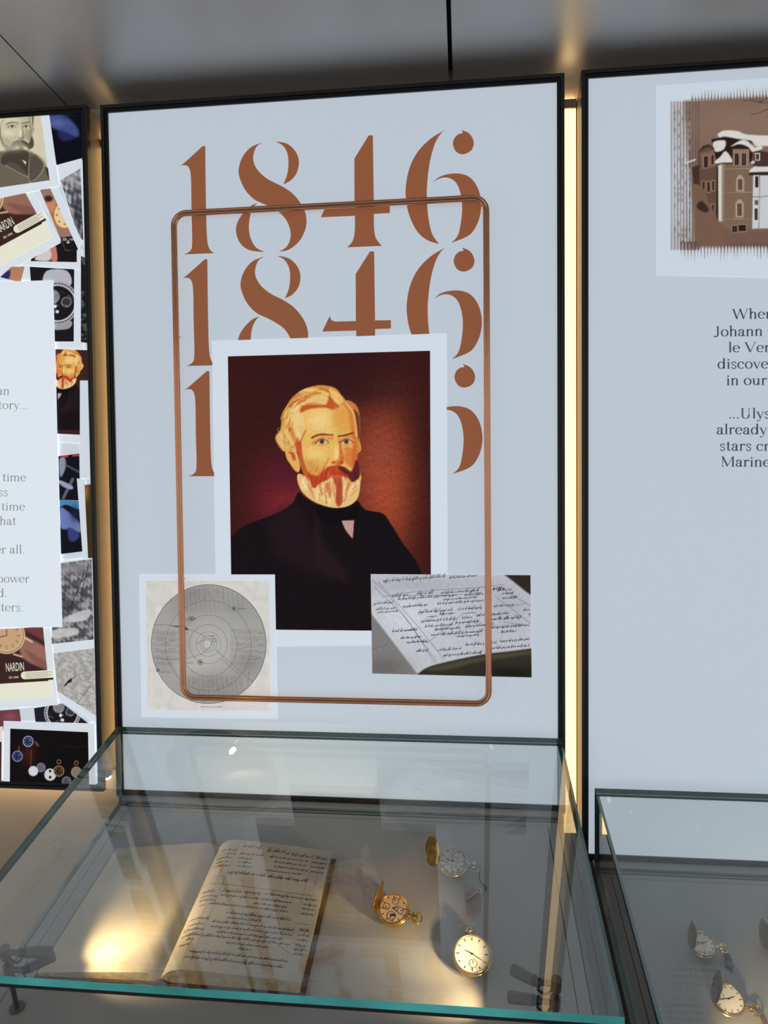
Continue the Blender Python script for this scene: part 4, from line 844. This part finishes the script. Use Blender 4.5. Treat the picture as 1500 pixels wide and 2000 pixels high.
# ---------------------------------------------------------------- open ledger
bk = empty('open_ledger', tuple(FL(-.47, .27, 0)), label='old open account book with brown handwriting on its right page', cat='book')
SX, T0, T1, WR, WL = -.4705, .129, .416, .222, .200
def hr(u): return .010+.021*(1-math.exp(-u*13))-.008*u*u+.0025*math.exp(-((u-.12)/.08)**2)
def hl(u): return .010+.010*(1-math.exp(-u*14))-.0105*u**1.6+.002*math.exp(-((u-.12)/.08)**2)
def tmap(u, v, sg): return T0+(.014 if sg > 0 else .017)*u+(T1+.004*u-T0-(.014 if sg > 0 else .017)*u)*v
def block(sg, w, hf, name, m0, low):
    N_, K = 26, 8; V = []; F = []; mi = []
    for j in range(K+1):
        for i in range(N_+1):
            u = i/N_; tt = tmap(u, j/K, sg)
            V.append(FL(SX+sg*w*u, tt, hf(u)))
    n = len(V)
    for j in range(K+1):
        for i in range(N_+1):
            u = i/N_; V.append(FL(SX+sg*w*u*(1-.012*low), tmap(u, j/K, sg), .0035))
    id_ = lambda a, i, j: a*n+j*(N_+1)+i
    for j in range(K):
        for i in range(N_): F.append((id_(0, i, j), id_(0, i+1, j), id_(0, i+1, j+1), id_(0, i, j+1))); mi.append(0)
    for i in range(N_): F.append((id_(0, i, K), id_(0, i+1, K), id_(1, i+1, K), id_(1, i, K))); mi.append(1); F.append((id_(0, i+1, 0), id_(0, i, 0), id_(1, i, 0), id_(1, i+1, 0))); mi.append(1)
    for j in range(K): F.append((id_(0, N_, j), id_(1, N_, j), id_(1, N_, j+1), id_(0, N_, j+1))); mi.append(1)
    return mesh(name, V, F, [m0, M_pedge], bk, smooth=40, mi=mi)
pr = block(1, WR, hr, 'page_block', M_paper, 1); pr['label'] = 'thick right hand page block covered in handwriting'
pl_ = block(-1, WL, hl, 'page_block', M_paper, 1); pl_['label'] = 'thin blank left hand pages'
for sg, w in ((1, WR+.006), (-1, WL+.006)):
    a, b = (SX+.004, SX+w) if sg > 0 else (SX-w, SX-.004)
    e_ = (0, 1) if sg > 0 else (1, 0); q = [FL(a, tmap(e_[0], 1, sg)+.004, 0), FL(b, tmap(e_[1], 1, sg)+.004, 0), FL(b, tmap(e_[1], 0, sg)-.004, 0), FL(a, tmap(e_[0], 0, sg)-.004, 0)]; B().hexa(q, [p+NN*.003 for p in q]).build('cover_board', M_cover, bk)
sp = []
for k in range(9): a = math.pi*k/8; sp.append((.012*math.cos(a), -.0005+.0095*math.sin(a)))
V = [FL(SX+x, tt, .0005+h) for tt in (T0-.005, T1+.005) for x, h in sp]; B().add(V, [(i, i+1, i+10, i+9) for i in range(8)]+[tuple(range(8, -1, -1)), tuple(range(9, 18))]).build('spine', M_cover, bk)
def onpage(u, v): return FL(SX+WR*u, tmap(u, v, 1), hr(u)+.00035)
def pageink(polys, m, name):
    b = B()
    for P in polys: b.poly([onpage(*p) for p in P])
    return b.build(name, m, pr)
pol = []; r_ = random.Random(21); A_ = (T1-T0)/WR
for u, u1, v, h, w in ((.06, .2, .10, .016, .0045), (.24, .40, .06, .024, .005), (.46, .60, .075, .024, .005), (.62, .84, .085, .020, .0045), (.88, .98, .085, .02, .0045),
                       (.08, .2, .135, .011, .004), (.24, .44, .125, .012, .004), (.5, .82, .125, .011, .004), (.86, .98, .125, .011, .004), (.06, .18, .17, .011, .004), (.24, .36, .165, .012, .004), (.55, .82, .165, .011, .004), (.86, .98, .165, .011, .004),
                       (.06, .18, .205, .011, .004), (.25, .36, .2, .012, .004), (.56, .84, .205, .011, .004), (.87, .97, .205, .011, .004), (.05, .2, .24, .011, .004), (.26, .38, .235, .012, .004), (.5, .8, .245, .010, .0035), (.2, .86, .295, .019, .006),
                       (.06, .16, .455, .013, .0045), (.22, .38, .445, .018, .0045), (.4, .52, .44, .021, .005), (.56, .86, .435, .016, .0045), (.88, .98, .435, .014, .0045), (.06, .2, .49, .011, .004), (.22, .78, .478, .012, .0042), (.88, .98, .475, .011, .004), (.06, .2, .522, .011, .004), (.5, .76, .515, .010, .004), (.88, .97, .51, .011, .004), (.08, .12, .56, .01, .004), (.16, .78, .548, .013, .0042), (.88, .98, .545, .011, .004),
                       (.32, .82, .605, .016, .005), (.34, .6, .64, .014, .0045), (.04, .2, .66, .012, .0045), (.24, .86, .675, .013, .0045), (.9, .98, .665, .012, .0045), (.06, .18, .70, .011, .0045), (.24, .86, .71, .013, .0045), (.9, .98, .7, .012, .0045), (.04, .2, .735, .011, .0045), (.3, .8, .745, .013, .0045), (.9, .98, .735, .012, .006), (.04, .86, .775, .013, .0045), (.9, .97, .77, .012, .0045), (.1, .16, .805, .011, .004), (.4, .72, .81, .011, .004), (.9, .97, .8, .012, .0045), (.06, .13, .84, .011, .0045), (.5, .6, .84, .012, .0045), (.9, .97, .83, .012, .0045), (.16, .88, .885, .013, .0045), (.14, .86, .925, .013, .0045)):
    tmp = []; cursive(u, u1, 0, h*.85, tmp, w*.5, .5, r_, .25, 0.)
    pol += [[(x, v+y/A_) for x, y in P] for P in tmp]
pageink(pol, M_bink, 'handwriting')
pol = []
for q, w in (([(.02, .385), (.5, .395), (.97, .40)], .0035), ([(.14, .05), (.14, .95)], .0022), ([(.2, .05), (.2, .95)], .0018), ([(.86, .06), (.86, .56)], .0018), ([(.93, .06), (.93, .56)], .0018), ([(.42, .6), (.6, .7), (.9, .84)], .003), ([(.3, .88), (.36, .96)], .003), ([(.1, .33), (.2, .33)], .0022), ([(.86, .62), (.97, .615)], .003)):
    ribbon([p for p in crom([(x, y*A_) for x, y in q], False, 8)], w, pol)
rl_ = pageink([[(x, y/A_) for x, y in P] for P in pol], M_rule, 'ruled_lines'); rl_['kind'] = 'stuff'
# ---------------------------------------------------------------- pocket watches
def ringtube(b, R_, r, M, n=28, k=8): b.tube([M@Vector((R_*math.cos(2*math.pi*i/n), R_*math.sin(2*math.pi*i/n), 0)) for i in range(n)], r, k, True)
def watch(x, tt, R_, label, dz=0., tilt=18, spin=0., lid=None, dial=M_dial, gold=M_gold, crown=0., time=(300, 60), sub=-.45, th=.0145, rim=M_gold, bowflat=False, nums=True, lidmat=None, rich=False, cs=1.3):
    """spin: turn about the board's normal; crown: direction of the pendant in degrees (0 = right); lid: opening angle"""
    ta = math.radians(tilt)
    h0 = R_*math.sin(ta)+.0012
    base = Matrix(((1, 0, 0, 0), (0, -DN[1], NN[1], 0), (0, -DN[2], NN[2], 0), (0, 0, 0, 1)))
    M = Matrix.Translation(tuple(FL(x, tt, h0, dz)))@base@Matrix.Rotation(ta, 4, 'X')@Matrix.Rotation(math.radians(spin), 4, 'Z')
    w = empty('pocket_watch', M=M, label=label, cat='pocket watch', group='antique pocket watches in the showcases')
    B().lathe([(0, 0), (R_*.6, .0002), (R_*.86, .0018), (R_*.97, .0045), (R_, th-.0068), (R_, th-.0042), (R_*.97, th-.0036), (R_*.955, th-.0022), (R_*.965, th-.001), (R_*.94, th), (R_*.885, th+.0004), (R_*.87, th-.001), (R_*.5, th-.0012)], 48).build('case', gold, w, True, 35)
    bz = B(); ringtube(bz, R_*.915, .0011, Matrix.Translation((0, 0, th+.0005)), 48, 8); bz.build('bezel', rim, w, True, 60)
    d = B().lathe([(0, th-.0002), (R_*.86, th-.0003), (R_*.875, th-.0009)], 48).build('dial', dial, w, True, 30)
    z = th+.0002
    mk = B()
    for k in range(12):
        a = math.radians(k*30+15*0); L = .12 if k % 3 else .16
        mk.box((R_*(.80-L), -R_*.022, z), (R_*.80, R_*.022, z+.00015), M=Matrix.Rotation(a, 4, 'Z'))
    for k in range(60): mk.box((R_*.825, -R_*.005, z), (R_*.85, R_*.005, z+.00012), M=Matrix.Rotation(math.radians(k*6), 4, 'Z'))
    mk.build('hour_markers', M_ink, d, True)
    cd_ = math.radians(crown)
    if rich:                                           # calendar dials and moon opening
        sd = B()
        for aa, rr in ((crown+90, .2), (crown+180, .2), (crown+0, .2), (crown-90, .27)):
            c = Matrix.Translation((R_*.47*math.cos(math.radians(aa)), R_*.47*math.sin(math.radians(aa)), z+.0001)); ringtube(sd, R_*rr, .00035, c, 24, 6)
            sd.box((-R_*.015, 0, 0), (R_*.015, R_*rr*.8, .0003), M=c@Matrix.Rotation(aa, 4, 'Z'))
        sd.build('sub_dial', M_ink, d, True)
        mo = B(); c = Matrix.Translation((0, -R_*.47, z+.0002))@Matrix.Scale(1, 4)
        mo.add([c@Vector((R_*.2*math.cos(a), R_*.2*math.sin(a)*.8, 0)) for a in np.linspace(0, math.pi, 12)], [tuple(range(12))]); mo.build('moon_opening', M_ink, d, True)
    elif sub:
        sd = B(); ringtube(sd, R_*.2, .0003, Matrix.Translation((R_*sub*math.cos(cd_), R_*sub*math.sin(cd_), z+.0001)), 24, 6)
        sd.box((-R_*.012, 0, 0), (R_*.012, R_*.15, .0003), M=Matrix.Translation((R_*sub*math.cos(cd_), R_*sub*math.sin(cd_), z+.0001))); sd.build('sub_dial', M_ink, d, True)
    for a, L, wd in ((time[0], .48, .03), (time[1], .72, .022)):
        Mz = Matrix.Translation((0, 0, z+.0006))@Matrix.Rotation(math.radians(a), 4, 'Z')
        b = B(); b.add([Mz@Vector(v) for v in ((-R_*.12, 0, 0), (0, -R_*wd, 0), (R_*L*.65, -R_*wd*.7, 0), (R_*L, 0, 0), (R_*L*.65, R_*wd*.7, 0), (0, R_*wd, 0))], [(0, 1, 2, 3, 4, 5)])
        b.lathe([(R_*.05, -.0001), (R_*.05, .0003), (0, .0004)], 12, M=Matrix.Translation((0, 0, z+.0006))); b.build('hand', M_ink, d, True)
    Mc = Matrix.Rotation(cd_, 4, 'Z')
    Mp = Mc@Matrix.Translation((R_*.97, 0, th*.55))@Matrix.Rotation(math.pi/2, 4, 'Y')@Matrix.Scale(1. if bowflat else cs, 4)
    B().lathe([(.0036, 0), (.003, .003), (.0026, .006), (.003, .0065)], 16, M=Mp).build('pendant', rim, w, True, 40)
    pf = [(.0022, .0063)]+[(.0046 if k % 2 else .0041, .0068+.0008*k) for k in range(6)]+[(.003, .012), (0, .0126)]
    B().lathe([(.0026, .0064), (.0046, .0072), (.005, .0095), (.0044, .0118), (.002, .0128), (0, .0129)], 20, M=Mp).build('crown', rim, w, True, 40)
    bw = B(); br = R_*.33
    Mb = Mc@Matrix.Translation((R_*.97+(.0065 if bowflat else .0085+br*.75), 0, th*.55))@Matrix.Rotation(math.radians(72 if bowflat else 14), 4, 'Y')
    ringtube(bw, br*(.8 if bowflat else 1), .00125, Mb, 28, 8); bw.build('bow', rim, w, True, 60)
    if lid is not None:                              # hinged at the side opposite the crown
        Ml = Mc@Matrix.Translation((-R_*.985, 0, th-.001))@Matrix.Rotation(math.radians(-lid), 4, 'Y')@Matrix.Translation((R_*.985, 0, 0))
        l = B().lathe([(0, .0046), (R_*.5, .0040), (R_*.85, .0026), (R_*.975, .0008), (R_*.985, 0), (R_*.97, -.0004), (R_*.93, .0002), (R_*.9, .0006), (R_*.84, .0014), (R_*.5, .0028), (0, .0034)], 48, M=Ml).build('lid', lidmat or gold, w, True, 40)
        B().tube([Mc@Vector((-R_*.985, y, th-.001)) for y in (-.006, .006)], .0013, 8).build('hinge', gold, w, True, 50)
    # felt wedge that props the back edge up
    if tilt > 1:
        Mi = M.inverted(); q = R_*.55; pts = []
        for xx in (-q*.8, q*.8):
            for (yy, zz) in ((-q, 0), (q, 0), (q, None)):
                wp = Vector(tuple(FL(x+xx, tt-yy, 0, dz))); lp = Mi@wp
                if zz is None: lp = Vector((lp.x, lp.y, -.0004)); 
                pts.append(lp)
        for k in (0, 3): pts[k] = Vector((pts[k].x, pts[k].y, min(pts[k].z, -.0004)))
        B().add(pts, [(0, 1, 2), (5, 4, 3), (0, 3, 4, 1), (1, 4, 5, 2), (2, 5, 3, 0)]).build('prop_wedge', M_tray, w, True)
    return w, M
w1, m1 = watch(-.1212, .266, .0262, 'bright gold hunter watch with rose calendar dial and lid standing open', lid=88, tilt=22, crown=-14, dial=M_rdial, rich=True, time=(25, -38))
w2, m2 = watch(-.0232, .150, .0265, 'pale silver watch with raised lid and a winding key on a cord', lid=116, tilt=22, crown=-8, dial=mat('etched_silver_dial', (.62, .62, .57), .4, .3, .4, 220), gold=M_pgold, rim=M_silver, time=(170, 100), lidmat=M_gold)
w3, m3 = watch(.0087, .348, .0305, 'open faced gold watch with white dial lying nearest the front glass', tilt=20, crown=96, time=(155, -30), bowflat=True, rim=M_pgold)
w4, m4 = watch(.4039, .181, .0222, 'white dialled watch with lid up and a dark key chain', -.0982, 14, 0, 80, crown=-6, time=(20, 175), gold=M_pgold, rim=M_pgold, cs=1., lidmat=M_bronze, th=.012)
w5, m5 = watch(.4119, .287, .0250, 'white dialled gold watch with lid up and a gold chain', -.0982, 14, 0, 78, crown=-16, time=(20, 185), gold=M_pgold, rim=M_gold, cs=1.05, lidmat=M_bronze, th=.012)
w6, m6 = watch(.5285, .172, .0245, 'gold watch cut by the right edge of the picture', -.0982, 14, 0, 84, crown=0, gold=M_pgold, th=.012, lidmat=M_bronze)
def addtube(w, P, r, name, m, n=8): return B().tube(P, r, n).build(name, m, w, smooth=60)
def fq(px, py, h, dz=0.):
    p = at(px, py, NN, NN@FL(0, 0, h, dz)); return p
# cord and key of the silver watch
P = crom([fq(938, 1690, .010), fq(937, 1703, .006), fq(936, 1716, .004), fq(942, 1726, .003), fq(949, 1733, .003), fq(948, 1738, .0025)], False, 5)
addtube(w2, P, .0011, 'cord', M_steel)
k = B(); a, b = fq(912, 1757, .003), fq(932, 1742, .003); k.tube([a, b], .0016, 10); dv = (b-a)/np.linalg.norm(b-a); c = b+dv*.004
k.tube([c+.0045*(dv*math.cos(q)+np.cross(NN, dv)*math.sin(q)) for q in np.linspace(0, 6.283, 17)[:-1]], .0013, 8, True); k.tube([a, a-dv*.003], .0023, 8)
k.build('winding_key', M_silver, w2, smooth=50)
# key chain and gold chain in the right case
kb = B()
for (px, py, r) in ((1417, 1861, .0024), (1420, 1866, .0040), (1423, 1874, .0040)):
    p = fq(px, py, .002, -.0982); kb.tube([p+r*(np.array([1, 0, 0])*math.cos(q)-DN*math.sin(q)) for q in np.linspace(0, 6.283, 13)[:-1]], .0011, 6, True)
kb.build('chain', M_steel, w4, smooth=60)
kb = B(); p0 = fq(1424, 1884, .002, -.0982); Mk = Matrix.Translation(tuple(p0))@Matrix(((1, 0, 0, 0), (0, -DN[1], NN[1], 0), (0, -DN[2], NN[2], 0), (0, 0, 0, 1)))
kb.lathe([(0, -.0015), (.0068, -.001), (.0068, .001), (0, .0015)], 14, M=Mk); kb.tube([p0+DN*.005, p0+DN*.013], [.0024, .0016], 8); kb.build('winding_key', M_steel, w4, smooth=40)
CH = crom([fq(1470, 1960, .004, -.0982), fq(1478, 1972, .003, -.0982), fq(1487, 1985, .003, -.0982), fq(1493, 1998, .003, -.0982), fq(1496, 2015, .003, -.0982)], False, 4)
kb = B()
for i in range(1, len(CH)-1):
    tv = CH[i+1]-CH[i-1]; tv /= np.linalg.norm(tv); s_ = np.cross(NN, tv); u_ = NN if i % 2 else s_
    kb.tube([CH[i]+.0034*tv*math.cos(q)+.0021*u_*math.sin(q) for q in np.linspace(0, 6.283, 11)[:-1]], .0008, 6, True)
kb.build('chain', M_gold, w5, smooth=60)

# ---------------------------------------------------------------- small twin spotlights inside the showcases
def lampstand(x, tt, sg, aims, label, dz=0., power=(3, 3), heights=(.105, .073), size=60):
    r = empty('twin_spotlight', tuple(FL(x, tt, 0, dz)), label=label, cat='spotlight', group='small twin spotlights at the front corners of the showcases')
    B().tube([FL(x, tt, 0, dz), FL(x, tt, .002, dz)], .011, 20).build('base', M_spot, r, smooth=50)
    B().tube([FL(x, tt, .002, dz), FL(x, tt, .112, dz)], .0036, 12).build('stem', M_steel, r, smooth=50)
    for hh, aim, pw in zip(heights, aims, power):
        P0 = FL(x, tt, hh, dz); tgt = np.asarray(aim); side = np.array([sg, 0, 0.])
        B().tube([P0-NN*.010, P0+NN*.008], .0072, 18).build('clamp', M_spot, r, smooth=50)
        j = P0+side*.026-DN*.001
        B().tube([P0+side*.006, j], .0042, 10).build('arm', M_spot, r, smooth=50)
        d = tgt-j; d /= np.linalg.norm(d)
        h = B(); h.tube([j-d*.004, j+d*.004], .0062, 18); hd = B()
        e0, e1 = j+d*.004, j+d*.042
        h.build('swivel', M_cable, r, smooth=50)
        u = np.cross(d, NN); u /= np.linalg.norm(u); v = np.cross(u, d); n = 18; V = []
        for c, rr in ((e0, .0075), (e1, .0085), (e1, .0068), (e1-d*.004, .0066)):
            for i in range(n): a = 2*math.pi*i/n; V.append(c+rr*(u*math.cos(a)+v*math.sin(a)))
        F = [(q*n+i, q*n+(i+1) % n, (q+1)*n+(i+1) % n, (q+1)*n+i) for q in range(3) for i in range(n)]+[tuple(range(n-1, -1, -1))]
        head = mesh('lamp_head', V, F, M_spot, r, smooth=40)
        mesh('lens', [e1-d*.0035+.0064*(u*math.cos(2*math.pi*i/n)+v*math.sin(2*math.pi*i/n)) for i in range(n)], [tuple(range(n))], M_spotlens, head)
        for q in (.0, .003): B().tube(crom([P0+side*.004-NN*(.006+q), (P0+j)/2-NN*(.018+q), j-NN*(.010+q)-d*.002, j-d*.003-NN*.004], False, 6), .0009, 6).build('cable', M_cable, r, smooth=60)
        L = bpy.data.lights.new('spot', 'SPOT'); L.energy = pw; L.color = (1, .72, .36); L.spot_size = math.radians(size); L.spot_blend = 1.; L.shadow_soft_size = .006
        lo = bpy.data.objects.new('spot_light', L); COL.objects.link(lo); lo.parent = head
        I = MW[head].inverted(); lo.matrix_local = I@(Matrix.Translation(tuple(e1+d*.003))@Vector(tuple(d)).to_track_quat('-Z', 'Y').to_matrix().to_4x4())
lampstand(-.674, .472, 1, (fq(295, 1856, .012), fq(350, 1745, .012)), 'twin spotlight on a post at the front corner beside the open ledger', power=(1.7, 2.6), size=76)
lampstand(.1208, .468, -1, (fq(780, 1780, .01), fq(850, 1930, 0)), 'twin spotlight on a post at the front corner beside the watches', power=(2.8, 2.0))
lampstand(XRL+.067, .472, 1, (fq(1500, 1990, 0, -.0982), fq(1470, 1900, 0, -.0982)), 'twin spotlight on a post in the lower showcase', -.0982, (1.2, .5))
